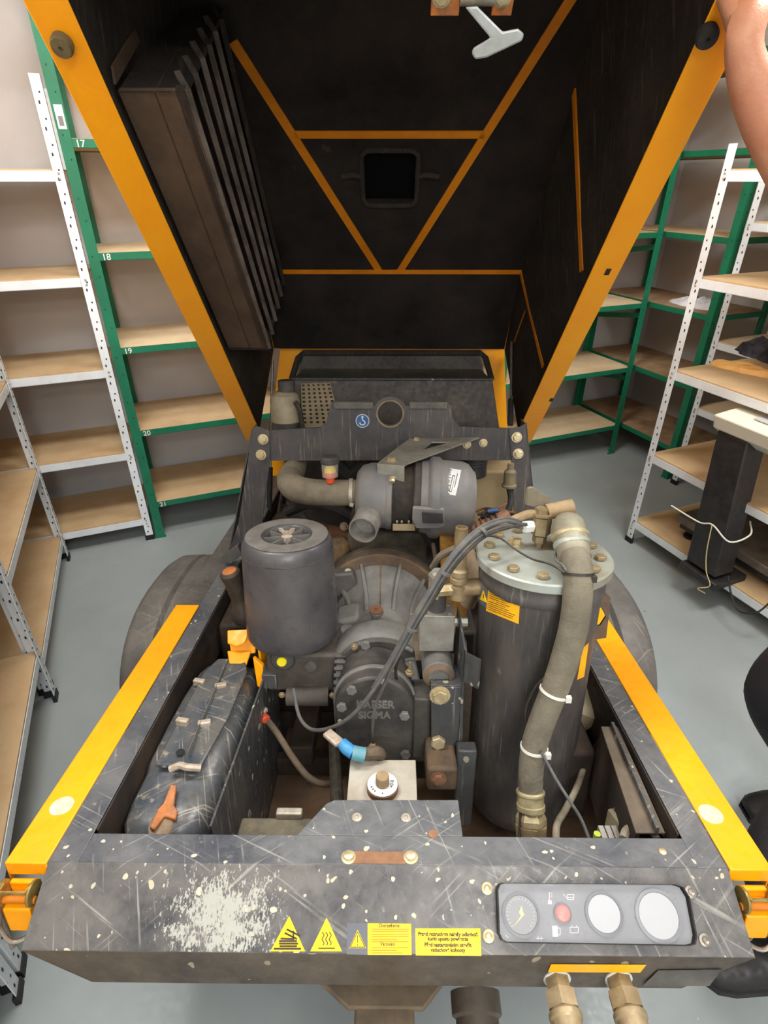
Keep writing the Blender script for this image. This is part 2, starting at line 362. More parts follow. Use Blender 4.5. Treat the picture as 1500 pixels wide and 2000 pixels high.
painted_mat('fascia', (54, 56, 62), rough=0.34, dirt=(104, 102, 100), amt=0.6, sc=12, bump=0.3, dirt2=(134, 130, 120), amt2=0.1, sc2=60,
    specks=[((176, 172, 152), 110, 0.45, 0.14, 1), ((186, 182, 160), 50, 0.28, 0.12, 5), ((180, 174, 148), 20, 0.16, 0.12, 9)])
mat('skirt', (62, 56, 50), 0.55, dirt=(96, 86, 74), amt=0.5, sc=8, bump=0.4, specks=[((150, 138, 116), 60, 0.4, 0.14, 2)])
mat('yellow_dusty', (196, 146, 60), 0.7, dirt=(132, 112, 84), amt=0.55, sc=10, bump=0.3)
mat('drawbar_dust', (120, 106, 86), 0.85, dirt=(92, 80, 66), amt=0.5, sc=14, bump=0.5)
mat('seam', (232, 140, 4), 0.6, dirt=(206, 118, 8), amt=0.4, sc=8, bump=0.1)
mat('buffer_dusty', (112, 100, 66), 0.8, dirt=(88, 78, 54), amt=0.4, sc=60, bump=0.3)
mat('housing_dusty', (58, 54, 52), 0.6, dirt=(88, 80, 72), amt=0.5, sc=8, bump=0.3, dirt2=(120, 106, 90), amt2=0.15, sc2=60)
mat('guard_beige', (168, 152, 120), 0.75, dirt=(140, 124, 96), amt=0.4, sc=14, bump=0.2)
mat('skirt_mud', (112, 106, 88), 0.9, dirt=(78, 72, 60), amt=0.5, sc=18, bump=0.7)
mat('mud', (150, 132, 108), 0.95, dirt=(118, 100, 80), amt=0.5, sc=24, bump=0.7)
mat('rubber_grip', (46, 42, 38), 0.6, dirt=(72, 64, 54), amt=0.45, sc=26, bump=0.3)
mat('housing_brown', (82, 76, 70), 0.7, dirt=(58, 52, 48), amt=0.45, sc=18, bump=0.5)
mat('cable_sand', (166, 144, 110), 0.7, dirt=(138, 116, 84), amt=0.45, sc=26, bump=0.2)
mat('lid_dusty', (150, 148, 130), 0.6, metal=0.2, dirt=(124, 116, 96), amt=0.45, sc=20, bump=0.2)
mat('sleeve_nut', (190, 180, 142), 0.45, metal=0.3, dirt=(150, 138, 106), amt=0.45, sc=24)
mat('rusty_bracket', (88, 76, 66), 0.7, dirt=(120, 98, 74), amt=0.45, sc=20, bump=0.5)
mat('plate_white', (184, 180, 168), 0.5, dirt=(158, 148, 130), amt=0.4, sc=14, bump=0.1)
mat('plate_white2', (216, 222, 224), 0.4, bump=0)
mat('hose_mud', (104, 90, 72), 0.8, dirt=(70, 60, 50), amt=0.5, sc=24, bump=0.5)
mat('blue_dusty', (78, 146, 168), 0.5, dirt=(120, 146, 140), amt=0.4, sc=60, bump=0.1)
mat('rail_brown', (110, 98, 82), 0.7, dirt=(78, 68, 58), amt=0.5, sc=12, bump=0.5)
mat('fuse_beige', (156, 146, 120), 0.6, dirt=(120, 112, 94), amt=0.4, sc=30, bump=0.1)
mat('green_lime', (170, 190, 60), 0.5, bump=0)
mat('bail_black', (62, 62, 66), 0.45, dirt=(88, 83, 78), amt=0.45, sc=8, bump=0.35, dirt2=(138, 118, 92), amt2=-0.1, sc2=60)
mat('rubber_dusty', (98, 98, 94), 0.8, dirt=(124, 120, 110), amt=0.4, sc=30, bump=0.2)
mat('ink_faded2', (120, 120, 122), 0.6, bump=0)
mat('stub_grey', (150, 148, 142), 0.55, dirt=(112, 108, 100), amt=0.45, sc=24, bump=0.2)
mat('bracket_grey', (146, 144, 134), 0.7, dirt=(118, 115, 105), amt=0.4, sc=14, bump=0.2)
mat('engine_rusty', (128, 102, 66), 0.85, dirt=(74, 62, 48), amt=0.5, sc=24, bump=0.6)
mat('yellow_rusty', (196, 146, 60), 0.75, dirt=(122, 82, 40), amt=0.5, sc=16, bump=0.4)
mat('tank_beige', (178, 158, 120), 0.75, dirt=(160, 140, 104), amt=0.4, sc=8, bump=0.15)
mat('housing_sand', (128, 116, 90), 0.7, dirt=(98, 90, 70), amt=0.4, sc=30, bump=0.2)
mat('lips', (190, 110, 96), 0.5, bump=0)
scratch(MATS['deck_black']); scratch(MATS['plastic_blue_black'], (190, 184, 172)); scratch(MATS['vessel'], (140, 136, 130)); scratch(MATS['bail_black'], (150, 140, 124))
scratch(MATS['fender'], (140, 134, 124)); scratch(MATS['foam_side'], (100, 92, 82)); scratch(MATS['frame_black'], (150, 146, 136))
mat('shade_black', (12, 12, 13), 0.95, bump=0, spec=0.1)  # near-black colour painting the shade inside the roof opening
# ============================================================ the room
def struct(o): o['kind'] = 'structure'; return o
C0, C1, D0, D1, HC = -1.10, 3.42, -5.2, 3.26, 2.96
T4 = RM
def rbox(name, a, b, m): return struct(MB().box(a, b, T4).build(name, m, smooth=False))
rbox('floor', (C0, D0, -0.1), (C1, D1, 0), 'floor_grey')
rbox('wall_back', (C0 - 0.1, D1, 0), (C1 + 0.1, D1 + 0.1, HC), 'wall_paint')
rbox('wall_left', (C0 - 0.1, D0, 0), (C0, D1, HC), 'wall_paint')
rbox('wall_right', (C1, D0, 0), (C1 + 0.1, D1, HC), 'wall_paint')
rbox('wall_front', (C0 - 0.1, D0 - 0.1, 0), (C1 + 0.1, D0, HC), 'wall_paint')
rbox('ceiling', (C0 - 0.1, D0 - 0.1, HC), (C1 + 0.1, D1 + 0.1, HC + 0.1), 'ceiling_paint')

def shelf_unit(label, origin, rot, width, depth, levels, height, kind, board='board', numbers=None, group=None, boards=None, bracing=False):
    """origin: front left foot; x along the front, y to the back, all in the unit's own frame"""
    mt = RM @ Matrix.Translation(origin) @ Matrix.Rotation(rot, 4, 'Z')
    t = thing('shelving_unit', label, 'shelf', mtx=mt, group=group)
    paint = 'white_enamel' if kind == 'white' else 'green_paint'
    pw, th = (0.036, 0.0025) if kind == 'white' else (0.042, 0.003)
    bh = 0.036 if kind == 'white' else 0.03
    for ix in (0, 1):
        for iy in (0, 1):
            x, y = ix * width, iy * depth
            sx, sy = (1 - 2 * ix), (1 - 2 * iy)
            b = MB()
            b.prism([(x, y, 0.004), (x + sx * pw, y, 0.004), (x + sx * pw, y + sy * th, 0.004), (x + sx * th, y + sy * th, 0.004), (x + sx * th, y + sy * pw, 0.004), (x, y + sy * pw, 0.004)], (0, 0, height))
            p = b.build('post', paint, t, smooth=False)
            # rows of punched holes on both flanges of the front posts
            if iy == 0:
                h = MB(); z = 0.05; k = 0
                while z < height - 0.03:
                    w2 = 0.0028 if kind == 'white' else 0.002; hh = (0.0055 if k % 2 == 0 else 0.003) if kind == 'white' else 0.003
                    off = pw * (0.62 if k % 2 == 0 else 0.4)
                    for (cx, cy, fx) in ((x + sx * off, y - sy * 0.0004, True), (x - sx * 0.0004, y + sy * off, False), (x + sx * off, y + sy * (th + 0.0004), True), (x + sx * (th + 0.0004), y + sy * off, False)):
                        if fx: h.box((cx - w2, cy - 0.0004, z - hh), (cx + w2, cy + 0.0004, z + hh))
                        else: h.box((cx - 0.0004, cy - w2, z - hh), (cx + 0.0004, cy + w2, z + hh))
                    z += (0.05 if k % 2 else 0.03) * (1 if kind == 'white' else 2.6); k += 1
                ho = h.build('slot_holes', 'rubber_foot', p, smooth=False); ho['kind'] = 'stuff'
            f = MB(); x2, y2 = x + sx * (pw + 0.006), y + sy * (pw + 0.006)
            f.prism([(x - sx * 0.004, y - sy * 0.004, 0), (x2, y - sy * 0.004, 0), (x2, y + sy * 0.009, 0), (x + sx * 0.009, y + sy * 0.009, 0), (x + sx * 0.009, y2, 0), (x - sx * 0.004, y2, 0)], (0, 0, 0.028 if kind == 'white' else 0.008))
            f.build('foot', 'rubber_foot' if kind == 'white' else 'green_paint', t, smooth=False)
    for li, z in enumerate(levels):
        b = MB(); e = 0.004
        b.box((e, e, z - bh), (width - e, e + 0.002, z)); b.box((e, e, z - bh), (width - e, e + 0.022, z - bh + 0.002))
        b.box((e, depth - e - 0.002, z - bh), (width - e, depth - e, z)); b.box((e, depth - e - 0.022, z - bh), (width - e, depth - e, z - bh + 0.002))
        b.box((e, e, z - bh), (e + 0.002, depth - e, z)); b.box((width - e - 0.002, e, z - bh), (width - e, depth - e, z))
        sf = b.build('shelf_frame', paint, t, smooth=False)
        bm_ = board if not boards else boards[li % len(boards)]
        lift = 0.0 if kind == 'white' else 0.0
        bb = MB().box((0.007, 0.007, z - bh + 0.003), (width - 0.007, depth - 0.007, z + (0.006 if kind == 'white' else 0.0015)))
        bb.build('shelf_board', bm_, t, smooth=False)
        if kind == 'white':
            for ix in (0, 1):
                for dz in (-0.008, -0.026):
                    xx = 0.018 if ix == 0 else width - 0.018
                    hexbolt((xx, -0.0005, z + dz), (0, -1, 0), 0.0045, 0.004, sf, 'bolt_grey', washer=False)
        if numbers and li < len(numbers) and numbers[li]:
            text(numbers[li], 0.034, 'label_white', sf, (0.052, 0.0028, z - 0.027), (1, 0, 0), (0, 0, 1), name='shelf_number', bold=0.0004)
    if numbers:
        MB().box((0.008, -0.0012, 1.81), (0.036, -0.0004, 1.885)).build('shelf_label', 'label_white', t, smooth=False, label='small white sticker on the post')
        MB().box((0.014, -0.0016, 1.82), (0.030, -0.0012, 1.85)).build('label_print', 'ink_faded2', t, smooth=False)
    if bracing:
        for i in range(len(levels) - 1):
            b = MB(); z0, z1 = levels[i] + 0.05, levels[i + 1] - 0.06
            b.prism([(width - 0.004, 0.01, z1), (width - 0.004, 0.01, z1 - 0.03), (width - 0.004, depth - 0.01, z1 - 0.1), (width - 0.004, depth - 0.01, z1 - 0.07)], (0.003, 0, 0))
            b.build('side_tie', paint, t, smooth=False)
    return t
S = 1.1
WL = [S * q for q in (0.115, 0.455, 0.828, 1.18, 1.525)]
GL = [S * q for q in (0.19, 0.55, 0.91, 1.262, 1.62, 1.98)]
# positions in the room frame
df = 2.535 * S
gx = -0.165 * S
shelf_unit('white punched steel shelving unit on the back wall, left of the numbered green one', (gx - 0.012 - 0.80, df, 0), 0, 0.80, 0.42, WL, 1.79 * S, 'white')
nums = ['21', '20', '19', '18', '17', '16']
shelf_unit('green steel shelving unit with numbered shelves 17 to 21, left of the open hood', (gx, df, 0), 0, 1.0, 0.44, GL, 2.35, 'green', numbers=nums, boards=['board', 'board', 'board_pale', 'board_pale', 'board'])
shelf_unit('green steel shelving unit standing behind the open hood of the compressor', (gx + 1.0095, df - 0.02, 0), 0, 1.0, 0.44, GL, 2.35, 'green')
shelf_unit('green steel shelving unit at the right end of the back wall, beside the corner', (gx + 2.019, df - 0.05, 0), 0, 1.0, 0.44, GL, 2.35, 'green', boards=['board_pale', 'board_pale', 'board_pale', 'board'], bracing=True)
# along the right wall (front faces -c): unit x axis runs along -d
rx = 2.612 * S
shelf_unit('green corner shelving unit on the right wall with a crumpled paper on it', (rx, D1 - 0.03, 0), R(-90), D1 - 0.03 - 2.085 * S, 0.43, GL, 2.35, 'green', boards=['board_stained', 'board_stained', 'board_stained', 'board'])
shelf_unit('white shelving unit on the right wall, behind the white unit that carries the scale', (rx - 0.01, 2.085 * S - 0.045, 0), R(-90), 1.0, 0.46, [S * q for q in (0.20, 0.455, 0.80, 1.10, 1.33, 1.56)], 1.64 * S, 'white', board='board_pale')
wxx = 1.935 * S
shelf_unit('white shelving unit in the right foreground with deep brown boards, carrying a platform scale', (wxx, 1.672 * S, 0), R(-90), 1.1, 0.6 * S, WL, 1.60 * S, 'white', board='board')
# along the left wall (front faces +c)
lx = -0.545 * S
shelf_unit('white shelving unit along the left wall, the one nearer the back corner', (lx, 1.66 * S, 0), R(90), 0.86 * S, 0.40, WL, 1.9 * S, 'white')
shelf_unit('white shelving unit along the left wall, nearest to the camera', (lx + 0.02, 0.80 * S, 0), R(90), 0.845 * S, 0.42, [S * q for q in (0.20, 0.60, 0.98, 1.32)], 1.9 * S, 'white')
shelf_unit('white shelving unit on the left wall whose foot stands below the left hood catch', (lx + 0.02, -0.06 * S, 0), R(90), 0.845 * S, 0.42, [S * q for q in (0.20, 0.60, 0.98, 1.32)], 1.9 * S, 'white')

# ---------------- platform scale on the bottom board of the right white unit
zb = WL[0] + 0.006
def rc(u, v, **k): return cut(u, v, RI, **k)
pc = rc(1372, 1110, z=zb + 0.02)
sc_mt = RM @ Matrix.Translation((0, 0, 0))
scale = thing('platform_scale', 'dark platform scale with cream display head, tied up on the lowest white shelf', 'scale', mtx=RM @ Matrix.Translation(pc))
OFF = V(pc)
OFF.z = pc.z
def rp(c, d, z): return V((c, d, z))
base_y = 1.32
P0 = rc(1318, 1005, z=zb + 0.12); 
plate = MB()
pk0 = rc(1322, 1003, z=zb + 0.115); ca, da = pk0.x, pk0.y - 0.20
plate.box((ca, da - 0.62, zb + 0.075), (ca + 0.46, da + 0.20, zb + 0.115))
plate_o = plate.build('weighing_platform', 'scale_plate', scale, bev=0.006)
MB().box((ca + 0.02, da - 0.60, zb + 0.045), (ca + 0.44, da + 0.18, zb + 0.074)).build('platform_frame', 'scale_black', scale)
for (fx, fy) in ((0.06, 0.14), (0.06, -0.55), (0.40, 0.14), (0.40, -0.55)):
    MB().lathe([(0.03, 0), (0.03, 0.012), (0.012, 0.014), (0.012, 0.046)], (ca + fx, da + fy, zb), (0, 0, 1), 16).build('levelling_foot', 'rubber', scale)
colb = rc(1385, 1105, z=zb + 0.045); colt = rc(1450, 848, x=colb.x + 0.02)
cw, cd = 0.075, 0.055
def qd(p, a, b): return [p + V((-b, -a, 0)), p + V((b, -a, 0)), p + V((b, a, 0)), p + V((-b, a, 0))]
MB().rings([qd(colb, cw, cd), qd(colt, cw * 0.92, cd)]).build('column', 'scale_black', scale, bev=0.006)
MB().box(colb + V((-0.07, -0.10, -0.05)), colb + V((0.12, 0.09, -0.015))).build('column_foot', 'scale_black', scale, bev=0.004)
hp0 = colt + V((0.035, -0.05, 0.01))
MB().prism([hp0 + V((-0.115, 0.14, 0.055)), hp0 + V((0.09, 0.14, 0.075)), hp0 + V((0.09, 0.14, -0.02)), hp0 + V((-0.03, 0.14, -0.05)), hp0 + V((-0.10, 0.14, 0.00))], (0, -0.30, 0)).build('display_head', 'white_scale', scale, bev=0.008)
MB().box(hp0 + V((-0.045, -0.05, 0.0655)), hp0 + V((0.01, 0.02, 0.0695)), None).build('rating_plate', 'mark_pale', scale)
tie = colb + V((0, 0, 0.23))
MB().tube([tie + V((-0.09, 0.2, -0.01)), tie + V((-0.075, 0.06, -0.02)), tie + V((-0.072, 0.0, 0.0)), tie + V((-0.07, -0.09, -0.03)), tie + V((0.02, -0.105, -0.01)), tie + V((0.08, -0.05, 0.01))], 0.0035, 6).build('rope_tie', 'zip_white', scale)
MB().tube([tie + V((-0.075, 0.0, 0.0)), tie + V((-0.08, -0.02, -0.12)), tie + V((-0.085, -0.05, -0.2)), tie + V((-0.09, -0.09, -0.25)), tie + V((-0.10, -0.05, -0.29)), tie + V((-0.085, -0.08, -0.3))], 0.0022, 6).build('loose_string', 'string', scale)
cst = rc(1422, 1125, z=zb + 0.06)
MB().tube([cst, rc(1428, 1160, x=cst.x - 0.03), rc(1442, 1192, x=cst.x - 0.05), rc(1475, 1197, x=cst.x - 0.04), rc(1500, 1180, x=cst.x), rc(1530, 1150, x=cst.x)], 0.004, 8).build('power_cable', 'rubber', scale)
OFF = V((0, 0, 0))

# ---------------- things lying on shelves
def blob_cloth(name, m, label, cat, cen, dims, seed, mtx, nx=36, ny=20, fold=0.5):
    """a crumpled piece of cloth or paper: closed shell of folded grid"""
    rnd = random.Random(seed); b = MB(); ph = [rnd.uniform(0, 6) for _ in range(8)]
    top, bot = [], []
    for j in range(ny + 1):
        rt, rb = [], []
        for i in range(nx + 1):
            s_, t_ = i / nx * 2 - 1, j / ny * 2 - 1
            rr = 1 + 0.10 * math.sin(3 * math.atan2(t_, s_) + ph[0]) + 0.06 * math.sin(7 * math.atan2(t_, s_) + ph[1])
            x = s_ * math.sqrt(1 - t_ * t_ / 2) * rr; y = t_ * math.sqrt(1 - s_ * s_ / 2) * rr
            e = max(0, 1 - (s_ ** 6 + t_ ** 6) / 1.0) ** 0.4 if max(abs(s_), abs(t_)) < 1 else 0
            z = e * (0.6 + fold * (0.35 * math.sin(9 * x + 4 * y + ph[2]) + 0.3 * math.sin(6 * y - 5 * x + ph[3]) + 0.2 * math.sin(17 * x + 11 * y + ph[4])))
            rt.append(b.bm.verts.new(V((x * dims[0], y * dims[1], max(0.003, z * dims[2])))))
            rb.append(b.bm.verts.new(V((x * dims[0], y * dims[1], 0.0))))
        top.append(rt); bot.append(rb)
    for g in (top, bot):
        for j in range(ny):
            for i in range(nx): b.bm.faces.new((g[j][i], g[j][i + 1], g[j + 1][i + 1], g[j + 1][i]))
    edge = [(0, i) for i in range(nx)] + [(j, nx) for j in range(ny)] + [(ny, nx - i) for i in range(nx)] + [(ny - j, 0) for j in range(ny)]
    for k in range(len(edge)):
        (j0, i0), (j1, i1) = edge[k], edge[(k + 1) % len(edge)]
        b.bm.faces.new((top[j0][i0], top[j1][i1], bot[j1][i1], bot[j0][i0]))
    o = b.build(name, m, smooth=True, sharp=60); o.matrix_world = mtx @ Matrix.Translation(cen)
    o['label'] = label; o['category'] = cat
    return o
z3 = WL[2] + 0.006
pg = rc(1452, 722, z=z3)
blob_cloth('work_glove', 'cloth_tan', 'flat tan leather work glove lying near the edge of the white shelf', 'glove', (0, 0, 0), (0.065, 0.14, 0.03), 3, RM @ Matrix.Translation(pg) @ Matrix.Rotation(R(12), 4, 'Z'), fold=0.35)
pk = rc(1478, 702, z=z3)
blob_cloth('folded_jacket', 'cloth_dark', 'crumpled dark grey jacket lying behind the tan glove on the white shelf', 'jacket', (0, 0, 0), (0.10, 0.18, 0.07), 5, RM @ Matrix.Translation(pk + V((0.09, -0.03, 0))) @ Matrix.Rotation(R(10), 4, 'Z'), fold=0.9)
pp = rc(1362, 596, z=GL[2] + 0.002)
blob_cloth('crumpled_paper', 'paper', 'crumpled sheet of white paper on the green corner shelf', 'paper', (0, 0, 0), (0.11, 0.16, 0.035), 8, RM @ Matrix.Translation(pp), nx=14, ny=12, fold=0.9)
# ============================================================ the compressor
AX = V((0, 1.62, 0))
zf = -(MM @ AX).z / MM.to_3x3()[2][2]              # the floor, seen from the machine frame, under its axle
OFF = V((0, 1.62, zf))
comp = thing('portable_compressor', 'dusty black and yellow towable air compressor with its hood raised, in mid-room', 'compressor', mtx=MM @ Matrix.Translation(OFF))
def L(u, v, **k): return cut(u, v, MI, **k)
def flat(o): o['kind'] = 'stuff'; return o
# ---------------- body tub
XO, XI, XS = 0.537, 0.490, 0.603           # outer deck edge, inner deck edge, outer strip edge
YF, YL, ZL = 0.617, 0.5256, -0.064         # fold line of the fascia; its lower lip
t_ = 0.003
b = MB()
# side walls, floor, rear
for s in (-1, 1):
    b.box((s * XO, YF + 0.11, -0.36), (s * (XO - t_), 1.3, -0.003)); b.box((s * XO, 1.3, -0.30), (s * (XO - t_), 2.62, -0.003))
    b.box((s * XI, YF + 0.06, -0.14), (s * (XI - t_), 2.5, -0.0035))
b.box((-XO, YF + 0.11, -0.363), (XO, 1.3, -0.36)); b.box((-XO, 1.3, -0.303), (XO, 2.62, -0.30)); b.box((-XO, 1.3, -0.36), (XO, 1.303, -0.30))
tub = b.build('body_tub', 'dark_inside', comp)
MB().box((-0.29, YF + 0.115, -0.3595), (0.53, 1.295, -0.356)).build('bay_floor', 'rust_floor', comp, label='rusty brown floor plate of the engine bay')
# top deck, cut out as one plate
deck = MB(); z0 = -0.003
tabL, tabR = L(640, 1562, z=0), L(895, 1562, z=0)
tl, tr = L(580, 1632, z=0), L(904, 1634, z=0)
fy = L(400, 1629, z=0).y
deck.box((-XO, YF, z0), (-XI, 2.6, 0)); deck.box((XI, YF, z0), (XO, 2.6, 0))
deck.box((-XI, YF, z0), (XI, fy, 0))
deck.prism([(tl.x, fy, z0), (tr.x, fy, z0), (tr.x, tr.y + 0.004, z0), (tabR.x, tabR.y, z0), (tabL.x + 0.012, tabL.y, z0), (tabL.x - 0.002, tabL.y - 0.008, z0)], (0, 0, 0.003))
deck_o = deck.build('top_deck', 'deck_black', comp, bev=0.0012)
def onz(name, u, v, r, h, m, parent, z=0.0, seg=20):
    p = L(u, v, z=z); return MB().lathe([(r, 0), (r, h * 0.6), (r * 0.7, h)], p, (0, 0, 1), seg).build(name, m, parent)
for u, v in ((697, 1597), (793, 1598)):
    p = L(u, v, z=0); MB().lathe([(0.009, 0), (0.009, 0.002), (0.006, 0.004), (0.0035, 0.004), (0.003, 0.001)], p, (0, 0, 1), 20, cap=True).build('rivet', 'bolt_grey', deck_o)
MB().lathe([(0.0062, 0), (0.0062, 0.002), (0.003, 0.003)], L(1294, 1664, z=0), (0, 0, 1), 16).build('rivet', 'bolt_yellow', deck_o)
MB().lathe([(0.008, 0), (0.008, 0.001)], L(846, 1629, z=0), (0, 0, 1), 16).build('rust_spot', 'rust_light', deck_o)
# bolted slot with rust
pa, pb = L(690, 1686, z=0), L(792, 1664, z=0)
MB().box((pa.x, YF + 0.001, 0.0), (pb.x, pb.y, 0.0016)).build('rusty_slot', 'rust_light', deck_o, label='rust-coloured slot between two bolts', bev=0.001)
for u in (681, 802):
    p = L(u, 1675, z=0); MB().lathe([(0.012, 0), (0.012, 0.0015), (0.008, 0.002), (0.008, 0.007), (0.006, 0.008)], p, (0, 0, 1), 20).build('bolt', 'bolt_yellow', deck_o)
# ---------------- fascia: folded front plate
FO = V((0, YF, 0)); FX = V((1, 0, 0)); FY = (V((0, YF, 0)) - V((0, YL, ZL))).normalized(); FN = FX.cross(FY)
def fa(u, v, h=0.0): return cut(u, v, MI, p=FO + FN * h, n=FN)
fb = MB()
fb.prism([(-XO, YF, 0), (XO, YF, 0), (0.541, YL, ZL), (-0.541, YL, ZL)], -FN * 0.003)
fascia = fb.build('front_fascia', 'fascia', comp, bev=0.001)
sh = MB()
sh.prism([(-0.541, YL, ZL), (0.541, YL, ZL), (0.45, YL + 0.004, -0.146), (-0.452, YL + 0.004, -0.146)], (0, 0.003, 0))
sh.prism([(-0.452, YL + 0.004, -0.146), (0.45, YL + 0.004, -0.146), (0.45, YF + 0.10, -0.20), (-0.452, YF + 0.10, -0.20)], (0, 0, 0.003))
for s in (-1, 1):
    sh.prism([(s * 0.541, YL, ZL), (s * XO, YF, -0.003), (s * XO, YF + 0.04, -0.003), (s * XO, YF + 0.04, -0.2), (s * 0.451, YF + 0.1, -0.2), (s * 0.451, YL + 0.004, -0.146)], (-s * 0.003, 0, 0))
skirt = sh.build('front_skirt', 'skirt', comp)
# yellow strips along the rim
for s in (-1, 1):
    st = MB()
    st.prism([(s * XO, YF - 0.006, 0.0), (s * XS, YF - 0.006, 0.0), (s * XS, 1.385, 0.0), (s * XO, 1.385, 0.0)], (0, 0, 0.004))
    st.box((s * (XS - 0.003), YF - 0.006, -0.035), (s * XS, 1.385, 0.002)); st.box((s * XO, YF - 0.006, -0.022), (s * XS, YF - 0.003, 0.002))
    so = st.build('rim_strip', 'yellow', comp, bev=0.0018)
    p = L(121, 1574, z=0.004) if s < 0 else L(1388, 1590, z=0.004)
    pad = MB().lathe([(0.0195, 0), (0.0195, 0.0006), (0.002, 0.0007), (0.0015, 0.0002)], p, (0, 0, 1), 28).build('worn_buffer_spot', 'paint_chip', so, label='round patch worn to pale paint')
    dk = MB(); dk.box((s * XO, 1.385, -0.02), (s * 0.60, 2.6, -0.004)); dk.build('rear_rim', 'fender', comp)
# ---------------- mudguards and wheels
for s in (-1, 1):
    b = MB(); n = 26; yc, zc, ry, rz = 1.62, zf + 0.25, 0.365, 0.295
    prof = [(0.585, -0.012), (0.60, 0.0), (0.655, 0.003), (0.662, -0.008), (0.672, 0.003), (0.735, 0.0), (0.758, -0.014), (0.772, -0.045)]
    rg = []
    for i in range(n + 1):
        a = R(-8) + (math.pi + R(16)) * i / n
        ca, sa = math.cos(a), math.sin(a); e = 2 / 2.5
        dy = math.copysign(abs(ca) ** e, ca); dz = math.copysign(abs(sa) ** e, sa)
        ring = [V((s * x, yc + dy * (ry + q), zc + dz * (rz + q))) for x, q in prof]
        inner = [V((s * x, yc + dy * (ry + q - 0.004), zc + dz * (rz + q - 0.004))) for x, q in prof[::-1]]
        rg.append(ring + inner)
    b.rings(rg)
    b.build('mudguard', 'fender', comp, sharp=50)
    c = V((s * 0.68, 1.62, zf + 0.251)); d = V((s, 0, 0))
    wh = MB().lathe([(0.150, -0.075), (0.20, -0.082), (0.238, -0.07), (0.249, -0.045), (0.251, 0.0), (0.249, 0.045), (0.238, 0.07), (0.20, 0.082), (0.150, 0.075), (0.145, 0.06), (0.145, -0.06)], c, d, 48, cap=False)
    wh.bm.verts.ensure_lookup_table()
    wo = wh.build('tyre', 'tread', comp)
    tr_ = MB()
    for k in range(48):
        a = 2 * math.pi * k / 48
        m4 = Matrix.Translation(c) @ Matrix.Rotation(a, 4, 'X')
        tr_.box((-0.06, -0.009, 0.247), (-0.012, 0.009, 0.2525), m4); tr_.box((0.012, -0.009, 0.247), (0.06, 0.009, 0.2525), m4 @ Matrix.Rotation(R(3.7), 4, 'X'))
    flat(tr_.build('tyre_tread', 'tread', wo, smooth=False))
    MB().lathe([(0.148, -0.05), (0.14, 0.0), (0.06, 0.02), (0.06, 0.045), (0.03, 0.05)], c, d, 32).build('wheel_rim', 'steel_white', wo)
MB().cyl((-0.62, 1.62, zf + 0.251), (0.62, 1.62, zf + 0.251), 0.03).build('axle', 'frame_black', comp)
# ---------------- drawbar under the front
b = MB(); b.box((-0.042, 0.15, -0.325), (0.036, 1.5, -0.262)); b.box((-0.036, 0.15, -0.27), (0.03, 0.60, -0.255))
db = b.build('drawbar', 'yellow_dusty', comp, bev=0.006)
MB().prism([(-0.115, 0.60, -0.215), (0.098, 0.60, -0.215), (0.098, 0.575, -0.215), (0.06, 0.535, -0.215), (-0.06, 0.535, -0.215), (-0.115, 0.575, -0.215)], (0, 0, -0.012)).build('drawbar_bracket', 'drawbar_dust', comp, bev=0.003)
MB().box((-0.05, 0.50, -0.262), (0.045, 0.60, -0.218)).build('drawbar_saddle', 'drawbar_dust', comp, bev=0.006)
